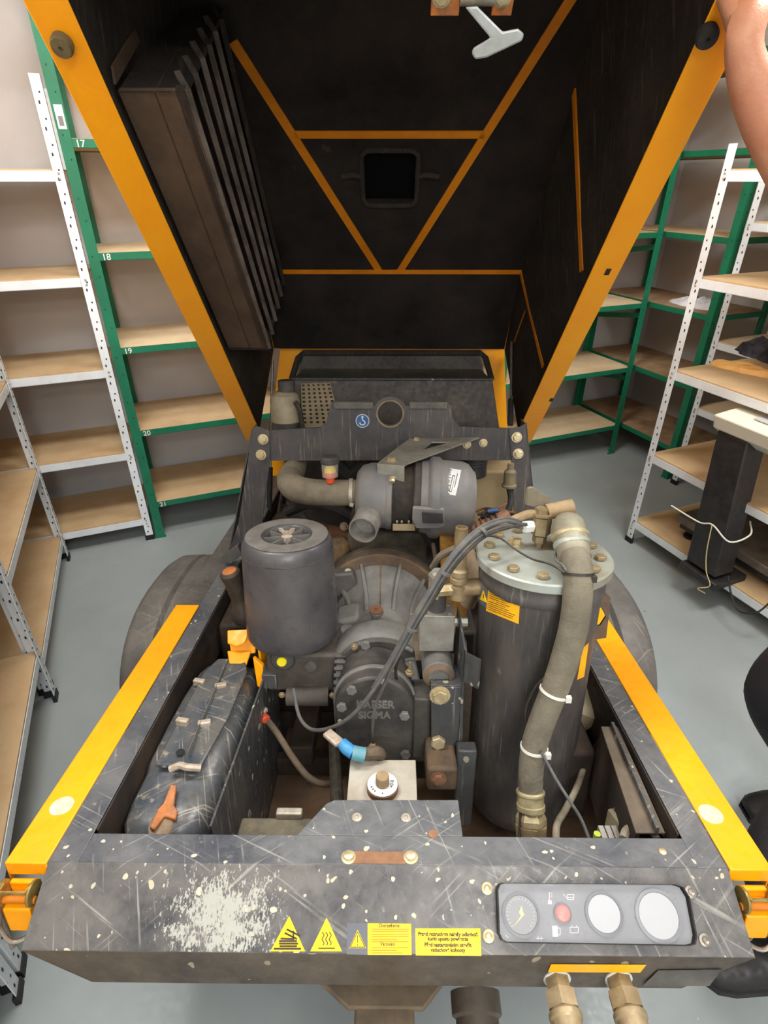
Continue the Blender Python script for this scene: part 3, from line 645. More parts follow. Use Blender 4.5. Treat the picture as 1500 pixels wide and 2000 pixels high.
# ---------------- latches on both front corners
for s in (-1, 1):
    y0 = YF - 0.006; xc = s * 0.572
    b = MB(); b.box((xc - 0.023, y0 - 0.012, -0.085), (xc + 0.023, y0 - 0.003, -0.024)); b.prism([(xc - 0.023, y0 - 0.012, -0.085), (xc + 0.023, y0 - 0.012, -0.085), (xc + 0.008, y0 - 0.02, -0.12), (xc - 0.008, y0 - 0.02, -0.12)], (0, 0.008, 0))
    b.prism([(xc - 0.021, y0 - 0.04, -0.045), (xc + 0.021, y0 - 0.04, -0.045), (xc + 0.021, y0 - 0.008, -0.04), (xc - 0.021, y0 - 0.008, -0.04)], (0, 0, -0.05))
    la = b.build('hood_latch', 'yellow', comp, bev=0.002)
    for q in (-1, 1):
        xx = xc + q * 0.024
        MB().lathe([(0.019, -0.0022), (0.019, 0.0022)], (xx, y0 - 0.026, -0.026), (1, 0, 0), 20).build('latch_cheek', 'zinc_gold', la, bev=0.001)
    MB().cyl((xc - 0.028, y0 - 0.030, -0.036), (xc + 0.028, y0 - 0.030, -0.036), 0.0055, seg=14).build('latch_pin', 'yellow_edge', la)
    MB().tube([(xc - 0.022, y0 - 0.022, -0.012), (xc - 0.020, y0 - 0.036, -0.012), (xc + 0.020, y0 - 0.036, -0.012), (xc + 0.022, y0 - 0.022, -0.012)], 0.003, 8, smooth=False).build('latch_bow', 'zinc_gold', la)
    MB().tube([(xc - s * 0.025, y0 - 0.03, -0.10), (xc + s * 0.01, y0 - 0.05, -0.105), (xc + s * 0.032, y0 - 0.042, -0.085), (xc + s * 0.034, y0 - 0.03, -0.05)], 0.0035, 8).build('wire_loop', 'steel', la)
    # round cut-off hood pad behind the latch
    if s < 0:
        MB().box((xc - 0.052, y0 - 0.03, -0.12), (xc - 0.046, y0 + 0.0, -0.055)).build('pull_tab', 'yellow', la, bev=0.002)
        MB().tube([(xc - 0.049, y0 - 0.02, -0.05), (xc - 0.047, y0 - 0.02, -0.17)], 0.004, 8, smooth=False).build('stay_rod', 'steel', la)
    else:
        p0, p1 = V((xc + 0.05, y0 - 0.01, -0.05)), V((0.548, YL + 0.05, -0.165)); k = 15
        ch = MB()
        for i in range(k):
            c = p0.lerp(p1, i / (k - 1)); d = (p1 - p0).normalized(); u_ = d.cross(V((0, 1, 0)) if i % 2 else V((1, 0.3, 0))).normalized()
            path = [c + d * 0.0075 * math.cos(a) * 1.0 + u_ * 0.004 * math.sin(a) for a in [2 * math.pi * j / 10 for j in range(11)]]
            MB().tube(path, 0.0017, 6, smooth=False, cap=False).build('chain_link', 'steel', la)
# ---------------- bungs and brackets under the fascia: two ball valves and a socket
for (u, v) in ((1088, 1912), (1208, 1912)):
    p = L(u, v, y=YL + 0.002); vb = MB()
    vb.lathe([(0.019, 0.0), (0.019, 0.016)], p, (0, -1, -0.05), 6); vb.lathe([(0.018, 0.016), (0.024, 0.018), (0.024, 0.04)], p, (0, -1, -0.05), 6)
    vb.lathe([(0.021, 0.04), (0.024, 0.044), (0.024, 0.05), (0.021, 0.053), (0.023, 0.07), (0.023, 0.10), (0.026, 0.104), (0.026, 0.135), (0.018, 0.137)], p, (0, -1, -0.05), 24)
    vo = vb.build('ball_valve', 'brass_dull', comp, sharp=25)
    q = p + V((0.0, -0.085, -0.004))
    MB().lathe([(0.010, 0.018), (0.010, 0.034), (0.007, 0.035), (0.007, 0.042)], q, (1, 0, 0.05), 16).build('valve_stem', 'brass_dull', vo)
    MB().prism([q + V((0.040, -0.035, -0.01)), q + V((0.040, 0.012, -0.012)), q + V((0.040, 0.018, 0.0)), q + V((0.040, 0.012, 0.012)), q + V((0.040, -0.035, 0.01))], (0.004, 0, 0)).build('valve_lever', 'bolt_grey', vo, bev=0.001)
    MB().lathe([(0.0205, 0), (0.0205, 0.0025)], p + V((0, 0.001, 0)), (0, -1, 0), 20).build('sealing_ring', 'label_white', vo)
p = L(930, 1940, y=YL + 0.03)
so = MB().lathe([(0.040, 0.0), (0.040, 0.03), (0.034, 0.034), (0.034, 0.07), (0.030, 0.074), (0.029, 0.15), (0.022, 0.152)], p + V((0, 0.01, -0.015)), (0, -0.95, -0.3), 20).build('socket', 'skirt', comp)
for k in range(3):
    a = R(40 + 100 * k); q = p + V((0.036 * math.cos(a), -0.075, -0.055 + 0.036 * math.sin(a))); MB().box(q - V((0.006, 0.02, 0.006)), q + V((0.006, 0.02, 0.006))).build('socket_lug', 'skirt', so, bev=0.002)
# ---------------- stickers and instruments on the fascia
def fquad(px, h=0.0008, h0=0.0): return [fa(u, v, h0) for u, v in px], FN * (h)
def sticker(name, px, m, parent=None, h=0.0007, h0=0.0, **k):
    pts, vec = fquad(px, h, h0); return MB().prism(pts, vec).build(name, m, parent or fascia, smooth=False, **k)
def fdir(p, q): return (q - p).normalized()
def flines(name, segs, wd, m, parent, h0=0.0008):
    b = MB()
    for (x0, y0, x1, y1) in segs:
        p, q = fa(x0, y0, h0), fa(x1, y1, h0); d = (q - p).normalized(); n = FN.cross(d) * wd / 2
        b.prism([p - n, q - n, q + n, p + n], FN * 0.0003)
    o = b.build(name, m, parent, smooth=False); o['kind'] = 'stuff'; return o
t1 = sticker('warning_triangle', [(565, 1789), (596, 1858), (528, 1858)], 'sticker_yellow', label='yellow triangle showing a crushed hand')
flines('crush_symbol', [(545, 1838, 580, 1838), (545, 1843, 582, 1843), (546, 1848, 580, 1848), (548, 1833, 575, 1834), (560, 1815, 586, 1828), (556, 1822, 580, 1834), (535, 1853, 588, 1853), (573, 1818, 573, 1832)], 0.0022, 'ink', t1)
t2 = sticker('warning_triangle', [(638, 1792), (668, 1858), (606, 1858)], 'sticker_yellow', label='yellow triangle showing three rising heat waves')
hw = []
for x in (631, 638, 645):
    pts = [(x + 2.2 * math.sin(k * 1.3), 1846 - k * 3.2) for k in range(9)]
    hw += [(*pts[i], *pts[i + 1]) for i in range(8)]
flines('heat_symbol', hw + [(622, 1852, 654, 1852)], 0.0012, 'ink', t2)
c1 = sticker('safety_sticker', [(678, 1803), (803, 1803), (804, 1866), (677, 1864)], 'sticker_clear', h=0.0004, label='clear-edged sticker with warning sign and text block')
s1 = sticker('text_field', [(718, 1803), (803, 1804), (804, 1865), (718, 1865)], 'sticker_yellow', c1, h=0.0004, h0=0.0004)
t3 = sticker('warning_sign', [(698.5, 1816), (715, 1852), (682, 1852)], 'sticker_yellow', c1, h=0.0004, h0=0.0004)
flines('exclamation_mark', [(698.5, 1827, 698.5, 1841), (698.5, 1844, 698.5, 1847), (684, 1850, 713, 1850), (698.5, 1820, 684, 1850), (698.5, 1820, 713, 1850)], 0.0009, 'ink', t3)
segs = []
for y_ in (1815, 1819, 1825, 1829, 1835, 1839, 1851, 1856, 1861):
    segs.append((726, y_, 726 + random.choice((50, 60, 70, 72)), y_)); segs.append((721, y_, 723, y_)) if y_ in (1825, 1835, 1856, 1861) else None
flines('fine_print', segs, 0.0006, 'ink_faded', s1, h0=0.0009)
def ftext(body, u, v, size, m, parent, **k):
    p = fa(u, v, 0.0009); return text(body, size, m, parent, p, FX, FY, **k)
ftext('Ostrzeżenie', 760, 1811, 0.0062, 'ink', s1, align='CENTER', bold=0.00005)
ftext('Varování', 757, 1847, 0.0062, 'ink', s1, align='CENTER', bold=0.00005)
s2 = sticker('instruction_sticker', [(811, 1813), (938, 1813), (940, 1867), (812, 1866)], 'sticker_yellow', label='yellow instruction sticker with four lines of text')
for body, v in (('Przed rozruchem należy odkręcić', 1828), ('kurki upustu powietrza', 1837), ('Před nastartováním otevřít', 1849), ('vzduchové kohouty', 1859)):
    ftext(body, 875, v, 0.0064, 'ink', s2, align='CENTER', bold=0.00022, ext=0.0001)
# instrument window
win = [(984, 1725), (1310, 1728), (1326, 1733), (1338, 1752), (1352, 1826), (1349, 1842), (1338, 1845), (990, 1839), (980, 1834), (974, 1822), (971, 1738), (975, 1728)]
gp = sticker('instrument_panel', win, 'panel_grey', h=0.0012, label='grey instrument panel behind a clear rounded window')
def gauge(u, v, r, face, needle=None, ring='gauge_ring'):
    p = fa(u, v, 0.0012)
    g = MB().lathe([(r, 0), (r, 0.0035), (r * 0.88, 0.004), (r * 0.84, 0.002)], p, FN, 40).build('gauge', ring, gp)
    MB().lathe([(r * 0.84, 0.0018), (r * 0.84, 0.0026)], p, FN, 40).build('gauge_face', face, g)
    if needle:
        b = MB(); pts = [p + FX * x * r + FY * y * r + FN * 0.0030 for x, y in needle]; b.prism(pts, FN * 0.0006); b.build('needle', 'needle', g, smooth=False)
    return g
g1 = gauge(1017, 1786, 0.0285, 'gauge_face', [(-0.45, -0.52), (-0.02, -0.06), (-0.1, 0.1), (0.06, 0.38), (0.1, 0.16), (0.16, -0.02), (0.04, -0.1)])
b = MB()
for k in range(21):
    a = R(225 - 270 * k / 20); d = FX * math.cos(a) + FY * math.sin(a); n = FN.cross(d) * 0.0003; p = fa(1017, 1786, 0.0041)
    b.prism([p + d * 0.018 - n, p + d * 0.0215 - n, p + d * 0.0215 + n, p + d * 0.018 + n], FN * 0.0002)
flat(b.build('dial_ticks', 'mark_pale', g1, smooth=False))
gauge(1179, 1784, 0.0285, 'gauge_white')
gauge(1285, 1788, 0.0345, 'gauge_white', ring='panel_grey')
MB().lathe([(0.0135, 0), (0.0135, 0.003), (0.0115, 0.0035), (0.011, 0.003)], fa(1098, 1784, 0.0012), FN, 30).build('lamp_bezel', 'gauge_ring', gp)
MB().lathe([(0.0112, 0), (0.0112, 0.004), (0.009, 0.0065), (0.004, 0.0078)], fa(1098, 1784, 0.0012), FN, 30).build('warning_lamp', 'red_lamp', gp, label='round red warning lamp')
flines('panel_symbols', [(1073, 1742, 1073, 1760), (1076, 1745, 1079, 1745), (1076, 1750, 1079, 1750), (1100, 1746, 1106, 1753), (1106, 1753, 1120, 1753), (1108, 1757, 1120, 1757), (1120, 1757, 1121, 1747), (1108, 1747, 1121, 1747), (1108, 1757, 1108, 1747),
     (1114, 1822, 1129, 1822), (1114, 1822, 1113, 1811), (1129, 1822, 1130, 1811), (1113, 1811, 1130, 1811), (1117, 1811, 1117, 1807), (1126, 1811, 1126, 1807), (1047, 1833, 1061, 1833), (1051, 1829, 1051, 1836), (1057, 1829, 1057, 1836), (988, 1827, 993, 1832)], 0.0011, 'mark_pale', gp, h0=0.0014)
sticker('thermometer_symbol', [(1070, 1758), (1077, 1758), (1078, 1766), (1070, 1766)], 'mark_pale', gp, h0=0.0013)
sticker('fuel_pump_symbol', [(1078, 1808), (1089, 1808), (1090, 1830), (1079, 1830)], 'mark_pale', gp, h0=0.0013)
flines('pump_hose', [(1089, 1812, 1094, 1813), (1094, 1813, 1094, 1826), (1094, 1826, 1090, 1826)], 0.0011, 'mark_pale', gp, h0=0.0014)
pts, vec = fquad(win, 0.0012, 0.0100)
pw_ = MB().prism(pts, vec).build('window_pane', 'panel_window', gp, smooth=False, label='hazy clear pane over the gauges')
b = MB(); wp = [fa(u, v, 0.0) for u, v in win]; cen = sum(wp, V((0, 0, 0))) / len(wp)
ri = [p for p in wp]; ro = [cen + (p - cen) * (1 + 0.0025 / (p - cen).length) for p in wp]
b.rings([[p + FN * 0 for p in ri], [p + FN * 0 for p in ro], [p + FN * 0.0115 for p in ro], [p + FN * 0.0115 for p in ri]], cap=False, close=True)
b.build('window_seal', 'rubber', gp, smooth=False)
for (u, v, m, lb) in ((951, 1735, 'bolt_yellow', 0), (954, 1828, 'bolt_yellow', 0), (1348, 1742, 'steel', 0), (1376, 1836, 'steel', 0)):
    p = fa(u, v); r = 0.0085
    sc_ = MB().lathe([(r, 0), (r, 0.0022), (r * 0.62, 0.003), (r * 0.3, 0.001)], p, FN, 20).build('screw', m, fascia)
sticker('yellow_label', [(1072, 1876), (1262, 1886), (1252, 1899), (1068, 1893)], 'sticker_amber', skirt) if False else None
pl = [L(1076, 1883, y=YL), L(1262, 1884, y=YL), L(1250, 1899, y=YL), L(1070, 1898, y=YL)]
MB().prism(pl, (0, -0.0006, 0)).build('safety_sticker', 'sticker_amber', skirt, smooth=False)
pl = [L(1285, 1895, y=YL), L(1410, 1893, y=YL), L(1385, 1925, y=YL), L(1255, 1925, y=YL)]
MB().prism([(p.x, YL + 0.0, max(p.z, -0.142)) for p in pl], (0, -0.0006, 0)).build('plain_plate', 'casting_dark', skirt, smooth=False)
# ============================================================ the raised hood
HY, HZ, OM = 2.60, -0.03, R(42)
EA = V((0, -math.cos(OM), math.sin(OM))); EB = V((0, math.sin(OM), math.cos(OM)))
HO = V((0, HY, HZ))
def hp(x, a, b): return HO + V((x, 0, 0)) + EA * a + EB * b
def hxa(u, v, b):                       # picture point on a plane of constant depth of the hood
    p = cut(u, v, MI, p=HO + EB * b, n=EB); return p.x, (p - HO).dot(EA)
def hab(u, v, x):
    p = cut(u, v, MI, x=x); return (p - HO).dot(EA), (p - HO).dot(EB)
AT, BT, WT, WB = 2.10, 0.51, 0.50, 0.555          # front end, roof depth, roof half width, half width at the flange
AR = 0.40
# rim flange: yellow frame, the hood's root part
b = MB()
for s in (-1, 1):
    b.prism([hp(s * 0.595, AR, 0), hp(s * 0.595, AT, 0), hp(s * 0.522, AT - 0.04, 0), hp(s * 0.522, AR, 0)], EB * 0.004)
    b.prism([hp(s * 0.595, AR, 0), hp(s * 0.595, AT, 0), hp(s * 0.595, AT, 0.03), hp(s * 0.595, AR, 0.03)], (-s * 0.003, 0, 0))
b.prism([hp(-0.595, AT, 0), hp(0.595, AT, 0), hp(0.522, AT - 0.04, 0), hp(-0.522, AT - 0.04, 0)], EB * 0.004)
hood = b.build('hood', 'yellow', comp, label='yellow rim of the raised hood', bev=0.002)
# outer skin (yellow) and foam lining
def hslab(name, pts, vec, m, **k): return MB().prism(pts, vec).build(name, m, hood, smooth=False, **k)
for s in (-1, 1):
    hslab('side_skin', [hp(s * 0.592, AR, 0.005), hp(s * 0.592, AT, 0.005), hp(s * (WT + 0.035), AT - 0.10, BT + 0.02), hp(s * (WT + 0.035), 0.80, BT + 0.02), hp(s * (WT + 0.035), 0.44, 0.42)], (s * 0.003, 0, 0), 'yellow')
    hslab('side_lining', [hp(s * 0.548, AR + 0.01, 0.006), hp(s * 0.548, AT - 0.01, 0.006), hp(s * WT, AT - 0.10, BT + 0.012), hp(s * WT, 0.815, BT + 0.012), hp(s * (WT + 0.004), 0.455, 0.42)], (s * 0.022, 0, 0), 'foam_side', label='dark foam side lining')
hslab('front_skin', [hp(-0.592, AT, 0.005), hp(0.592, AT, 0.005), hp(0.535, AT - 0.10, BT + 0.02), hp(-0.535, AT - 0.10, BT + 0.02)], EA * 0.003, 'yellow')
hslab('front_lining', [hp(-0.548, AT - 0.02, 0.006), hp(0.548, AT - 0.02, 0.006), hp(0.50, AT - 0.12, BT), hp(-0.50, AT - 0.12, BT)], EA * 0.015, 'foam')
hslab('roof_skin', [hp(-0.535, AT - 0.1, BT + 0.03), hp(0.535, AT - 0.1, BT + 0.03), hp(0.535, 0.80, BT + 0.03), hp(-0.535, 0.80, BT + 0.03)], EB * 0.003, 'yellow')
hslab('rear_skin', [hp(-0.535, 0.80, BT + 0.03), hp(0.535, 0.80, BT + 0.03), hp(0.535, 0.43, 0.445), hp(-0.535, 0.43, 0.445)], EB * 0.003, 'yellow')
# roof lining in panels, with the square opening
(x0, a1), (x1, a0) = hxa(710, 297, BT), hxa(808, 396, BT)
b = MB(); top = AT - 0.11; bot = 0.83
b.prism([hp(-WT, bot, BT), hp(x0, bot, BT), hp(x0, top, BT), hp(-WT, top, BT)], EB * 0.018)
b.prism([hp(x1, bot, BT), hp(WT, bot, BT), hp(WT, top, BT), hp(x1, top, BT)], EB * 0.018)
b.prism([hp(x0, bot, BT), hp(x1, bot, BT), hp(x1, a0, BT), hp(x0, a0, BT)], EB * 0.018)
b.prism([hp(x0, a1, BT), hp(x1, a1, BT), hp(x1, top, BT), hp(x0, top, BT)], EB * 0.018)
rl = b.build('roof_lining', 'foam', hood, label='black foam roof lining')
hslab('rear_lining', [hp(-WT, 0.83, BT), hp(WT, 0.83, BT), hp(0.50, 0.465, 0.42), hp(-0.50, 0.465, 0.42)], EB * 0.018, 'foam')
# rolled edge of the opening; black sheet behind it paints in the shaded depth
b = MB(); rr = 0.010; pts = []
for (cx, ca, a_) in ((x1 - 0.02, a1 - 0.02, 0), (x0 + 0.02, a1 - 0.02, 90), (x0 + 0.02, a0 + 0.02, 180), (x1 - 0.02, a0 + 0.02, 270)):
    for k in range(4): q = R(a_ + 30 * k); pts.append(hp(cx + 0.028 * math.cos(q), ca + 0.028 * math.sin(q), BT - 0.003))
b.tube(pts + [pts[0]], 0.008, 8, smooth=False, cap=False)
ln = b.build('opening_lip', 'foam_side', hood)
MB().prism([hp(x0 - 0.02, a0 - 0.02, BT + 0.0185), hp(x1 + 0.02, a0 - 0.02, BT + 0.0185), hp(x1 + 0.02, a1 + 0.02, BT + 0.0185), hp(x0 - 0.02, a1 + 0.02, BT + 0.0185)], EB * 0.001).build('opening_shade', 'shade_black', hood, smooth=False)
for (ua, ub, vv) in ((668, 708, 345), (812, 856, 345)):
    (xa, aa), (xb, ab_) = hxa(ua, vv, BT), hxa(ub, vv, BT)
    MB().tube([hp(xa, aa, BT), hp((xa + xb) / 2, aa + 0.01, BT - 0.006), hp(xb, ab_, BT)], 0.009, 8).build('lining_crease', 'foam_side', hood)
# orange seams where the lining leaves the paint bare (proud folds of the sheet)
def seam(px, wd, b_=BT, nm='seam_strip'):
    q = [hxa(u, v, b_) for u, v in px]; (xa, aa), (xb, ab2) = q
    d = V((xb - xa, ab2 - aa, 0)).normalized(); n = V((-d.y, d.x, 0)) * wd / 2
    P = [hp(xa + n.x, aa + n.y, b_), hp(xb + n.x, ab2 + n.y, b_), hp(xb - n.x, ab2 - n.y, b_), hp(xa - n.x, aa - n.y, b_)]
    return MB().prism(P, -EB * 0.004).build(nm, 'seam', hood, smooth=False)
seam([(455, 80), (741, 529)], 0.026); seam([(1118, -8), (781, 529)], 0.026); seam([(576, 262), (946, 262)], 0.022)
MB().prism([hp(-WT, 0.832, BT - 0.003), hp(WT, 0.832, BT - 0.003), hp(WT, 0.815, BT - 0.006), hp(-WT, 0.815, BT - 0.006)], -EB * 0.003).build('seam_strip', 'seam', hood, smooth=False)
def side_seam(px, wd):
    P = []
    for u, v in px:
        # right side lining is a leaning plane through three of its corners
        p1, p2, p3 = hp(0.548, AR + 0.01, 0.006), hp(0.548, AT - 0.01, 0.006), hp(WT, 0.815, BT + 0.012)
        n = (p2 - p1).cross(p3 - p1).normalized(); n = n if n.x < 0 else -n
        P.append(cut(u, v, MI, p=p1, n=n))
    d = (P[1] - P[0]).normalized(); w_ = n.cross(d) * wd / 2
    MB().prism([P[0] - w_, P[1] - w_, P[1] + w_, P[0] + w_], n * 0.005).build('seam_strip', 'seam', hood, smooth=False)
side_seam([(1121, 140), (1138, 530)], 0.02); side_seam([(1018, 533), (1062, 716)], 0.018); side_seam([(1028, 607), (1006, 668)], 0.010); 
# buffers
for (u, v, m) in ((123, 82, 'zinc_gold'), (1379, 64, 'rubber')):
    x, a = hxa(u, v, 0)
    MB().lathe([(0.0175, 0), (0.0185, 0.012), (0.016, 0.018), (0.004, 0.019), (0.003, 0.015)], hp(x, a, 0), -EB, 28).build('rubber_buffer', m if m == 'rubber' else 'buffer_dusty', hood)
for (u, v) in ((1187, 531), (1077, 781)):
    x, a = hxa(u, v, -0.0005)
    MB().prism([hp(x - 0.0065, a - 0.011, -0.0005), hp(x + 0.0065, a - 0.011, -0.0005), hp(x + 0.0065, a + 0.011, -0.0005), hp(x - 0.0065, a + 0.011, -0.0005)], -EB * 0.0006).build('slotted_hole', 'rubber', hood, bev=0.004, smooth=False)
# pull latch at the front edge
(xl, al), (xr, ar) = hxa(841, 12, -0.01), hxa(1000, 12, -0.01)
ac = al + 0.004
for (ua, ub) in ((842, 898), (962, 1002)):
    b = MB(); q0, q1 = hxa(ua, 12, -0.01), hxa(ub, 12, -0.01)
    b.prism([hp(q0[0], ac - 0.018, -0.01), hp(q1[0], ac - 0.018, -0.01), hp(q1[0], ac + 0.10, -0.01), hp(q0[0], ac + 0.10, -0.01)], EB * 0.006)
    br = b.build('latch_bracket', 'orange_worn', hood, bev=0.0015)
for u in (862, 980): hexbolt(hp(hxa(u, 2, -0.01)[0], ac + 0.008, -0.010), -EB, 0.011, 0.006, hood, 'bolt_yellow')
MB().cyl(hp(hxa(898, 8, -0.01)[0], ac + 0.008, -0.004), hp(hxa(965, 8, -0.01)[0], ac + 0.008, -0.004), 0.014).build('latch_spindle', 'bolt_grey', hood)
o_, d_ = ray(920, 10, MI); tt = 1.02
A0 = cut(918, 8, MI, p=hp(0, ac, -0.02), n=EB); H0 = A0 + (hp(0, 0, -0.06) - hp(0, 0, -0.02))
hn = (V((0, 0, HB)) - A0).normalized()
def hh(u, v, off=0.0): return cut(u, v, MI, p=A0 - EB * 0.03 + V((0, 0, 0)), n=(hn + V((0, 0, -0.35))).normalized())
stem_ = [(908, 14), (932, 12), (982, 62), (1012, 56), (1024, 66), (1020, 80), (950, 113), (928, 116), (921, 105), (924, 94), (958, 74)]
P = [hh(u, v) for u, v in stem_]
MB().prism([P[i] for i in range(len(P))], -hn * 0.012 * -1 * -1).build('pull_handle', 'handle_white', hood, bev=0.003, label='white T-shaped pull handle')
# louvred air baffle on the left side wall
b1, b2 = 0.055, BT
xa, xb_ = -0.53, -0.40
q = lambda x, a, b_: hp(x, a, b_)
aT0, aT1, aB0, aB1 = 1.775, 1.667, 0.954, 0.80
MB().prism([q(xa, aB0, b1), q(xb_, aB0, b1), q(xb_, aT0, b1), q(xa, aT0, b1)], EB * 0.012).build('baffle_cover', 'felt_brown', hood, label='brown felt-covered face of the air baffle', bev=0.002)
MB().prism([q(xa, aT0, b1), q(xb_, aT0, b1), q(xb_, aT1, b2), q(xa, aT1, b2)], EA * -0.012).build('baffle_end', 'foam_side', hood, smooth=False)
MB().prism([q(xa, aB0, b1), q(xb_, aB0, b1), q(xb_, aB1, b2), q(xa, aB1, b2)], EA * 0.012).build('baffle_end', 'foam_side', hood, smooth=False)
ns = 6
for i in range(ns):
    f0 = (i + 0.05) / ns; f1 = f0 + 0.62 / ns
    bb0, bb1 = b1 + (b2 - b1) * f0, b1 + (b2 - b1) * f1
    aa0 = aB0 + (aB1 - aB0) * f0; aa1 = aT0 + (aT1 - aT0) * f0
    P = [q(xb_ - 0.001, aa0, bb0), q(xb_ - 0.001, aa1, bb0), q(xb_ - 0.030, aa1, bb1 + 0.01), q(xb_ - 0.030, aa0, bb1 + 0.01)]
    MB().prism(P, V((0.012, 0, 0)) + EB * 0.004).build('louvre_slat', 'louvre_dirty' if i < 5 else 'foam_side', hood, smooth=False, bev=0.001)
MB().prism([q(xb_ - 0.06, aB0, b1), q(xb_ - 0.06, aT0, b1), q(xb_ - 0.06, aT1, b2), q(xb_ - 0.06, aB1, b2)], (0.004, 0, 0)).build('baffle_back', 'louvre_dirty', hood, smooth=False)
b = MB()
for w0 in (0, 1):
    b.prism([q(xb_, aB0 + 0.0, b1 + 0.0), q(xb_, aT0, b1), q(xb_, aT0, b1 + 0.02), q(xb_, aB0, b1 + 0.02)], (-0.02, 0, 0))
b.build('baffle_lip', 'louvre_dirty', hood, bev=0.002)
pL = [hab(222, 165, -0.53), hab(310, 10, -0.53)]
MB().prism([hp(-0.53, pL[0][0], pL[0][1]), hp(-0.53, pL[1][0], pL[1][1]), hp(-0.53, pL[1][0] + 0.02, pL[1][1] + 0.02), hp(-0.53, pL[0][0] + 0.02, pL[0][1] + 0.02)], (0.005, 0, 0)).build('seam_strip', 'felt_brown', hood, smooth=False)
# gas struts
for (u0, v0, u1, v1, yb) in ((532, 705, 526, 1000, 2.20), (999, 668, 997, 830, 2.25)):
    p, r_ = L(u0, v0, y=yb + 0.15), L(u1, v1, y=yb - 0.05)
    st = MB().cyl(p, p.lerp(r_, 0.72), 0.005, seg=12).build('gas_strut', 'steel', comp)
    MB().cyl(p.lerp(r_, 0.70), r_, 0.011, seg=14).build('strut_cylinder', 'rubber', st)
# ---------------- yellow tail panel, air duct, radiator housing
yr = 2.58
tp = [L(548, 679, y=yr), L(985, 679, y=yr), L(1004, 835, y=yr), L(560, 835, y=yr)]
xl0, xr0 = L(512, 835, y=yr).x, L(1004, 835, y=yr).x
ztop = tp[0].z
ow = [L(586, 688, y=yr), L(945, 688, y=yr), L(958, 738, y=yr), L(572, 738, y=yr)]
zb_ = ow[3].z
b = MB()
b.prism([(tp[0].x, yr, ztop), (ow[0].x, yr, ztop), (ow[0].x, yr, ow[0].z), (ow[3].x, yr, zb_), (ow[3].x - 0.02, yr, -0.02), (-0.56, yr, -0.02), (-0.555, yr, 0.2)], (0, 0.004, 0))
b.prism([(ow[1].x, yr, ow[1].z), (ow[1].x, yr, ztop), (tp[1].x, yr, ztop), (0.555, yr, 0.2), (0.56, yr, -0.02), (ow[2].x + 0.02, yr, -0.02), (ow[2].x, yr, zb_)], (0, 0.004, 0))
b.prism([(ow[0].x, yr, ow[0].z), (ow[1].x, yr, ow[1].z), (ow[1].x, yr, ztop), (ow[0].x, yr, ztop)], (0, 0.004, 0))
tail = b.build('tail_panel', 'yellow', comp, label='yellow tail panel around the air outlet')
b = MB(); yo = yr - 0.03
P = [V((ow[0].x, yo, ow[0].z)), V((ow[1].x, yo, ow[1].z)), V((ow[2].x, yo, zb_)), V((ow[3].x, yo, zb_))]
b.tube([P[3], P[0] + V((-0.004, 0, -0.02)), P[0] + V((0.02, 0, 0)), P[1] + V((-0.02, 0, 0)), P[1] + V((0.004, 0, -0.02)), P[2]], 0.013, 10, smooth=False)
b.build('outlet_seal', 'foam_side', tail, label='rubber seal around the air outlet')
b = MB(); b.prism([P[0], P[1], P[2], P[3]], (0, -0.004, 0), Matrix.Translation((0, 0.22, -0.0)))
b.build('outlet_back', 'rubber', tail)
b = MB(); b.box((P[3].x, yo, zb_ - 0.3), (P[2].x, yo + 0.25, zb_ - 0.29)); b.build('outlet_floor', 'rubber', tail)
yh = 2.25
hz = L(780, 742, y=yh).z
hx0, hx1 = L(571, 742, y=yh).x, L(962, 742, y=yh).x
b = MB()
b.prism([(hx0, yh, hz), (hx1, yh, hz), (hx1 + 0.035, yh - 0.12, hz - 0.24), (hx1 + 0.035, yh - 0.12, -0.26), (hx0 - 0.02, yh - 0.12, -0.26), (hx0 - 0.02, yh - 0.12, hz - 0.24)], (0, 0.32, 0))
rad = b.build('radiator_housing', 'housing_dusty', comp, bev=0.003, label='black dusty radiator housing')
MB().box((hx0 - 0.004, yh - 0.012, hz), (hx1 + 0.004, yh + 0.004, hz + 0.008)).build('housing_lip', 'frame_black', rad, bev=0.002)
# perforated guard: plate of bars leaving square holes
g0, g1_, g2, g3 = L(588, 749, y=yh - 0.03), L(645, 747, y=yh - 0.03), L(662, 798, y=yh - 0.12), L(590, 842, y=yh - 0.12)
g2 = L(668, 842, y=yh - 0.12)
def gq(s_, t2): return (g0.lerp(g1_, s_)).lerp(g3.lerp(g2, s_), t2)
b = MB(); nc, nr = 6, 10; gn = (g1_ - g0).cross(g3 - g0).normalized() * 0.003
for i in range(nc + 1):
    c0 = 0 if i == 0 else (i) / nc - 0.048 ; c1 = 1 if i == nc else i / nc + 0.048
    if i == 0: c1 = 0.03
    if i == nc: c0 = 0.97
    b.prism([gq(c0, 0), gq(c1, 0), gq(c1, 1), gq(c0, 1)], gn)
for j in range(nr + 1):
    c0, c1 = j / nr * 0.86 - 0.022, j / nr * 0.86 + 0.022
    c0 = max(0, c0); c1 = 1 if j == nr else c1
    b.prism([gq(0, c0), gq(1, c0), gq(1, c1), gq(0, c1)], gn * 0.98)
b.build('perforated_guard', 'guard_beige', comp, smooth=False, label='beige perforated guard plate')
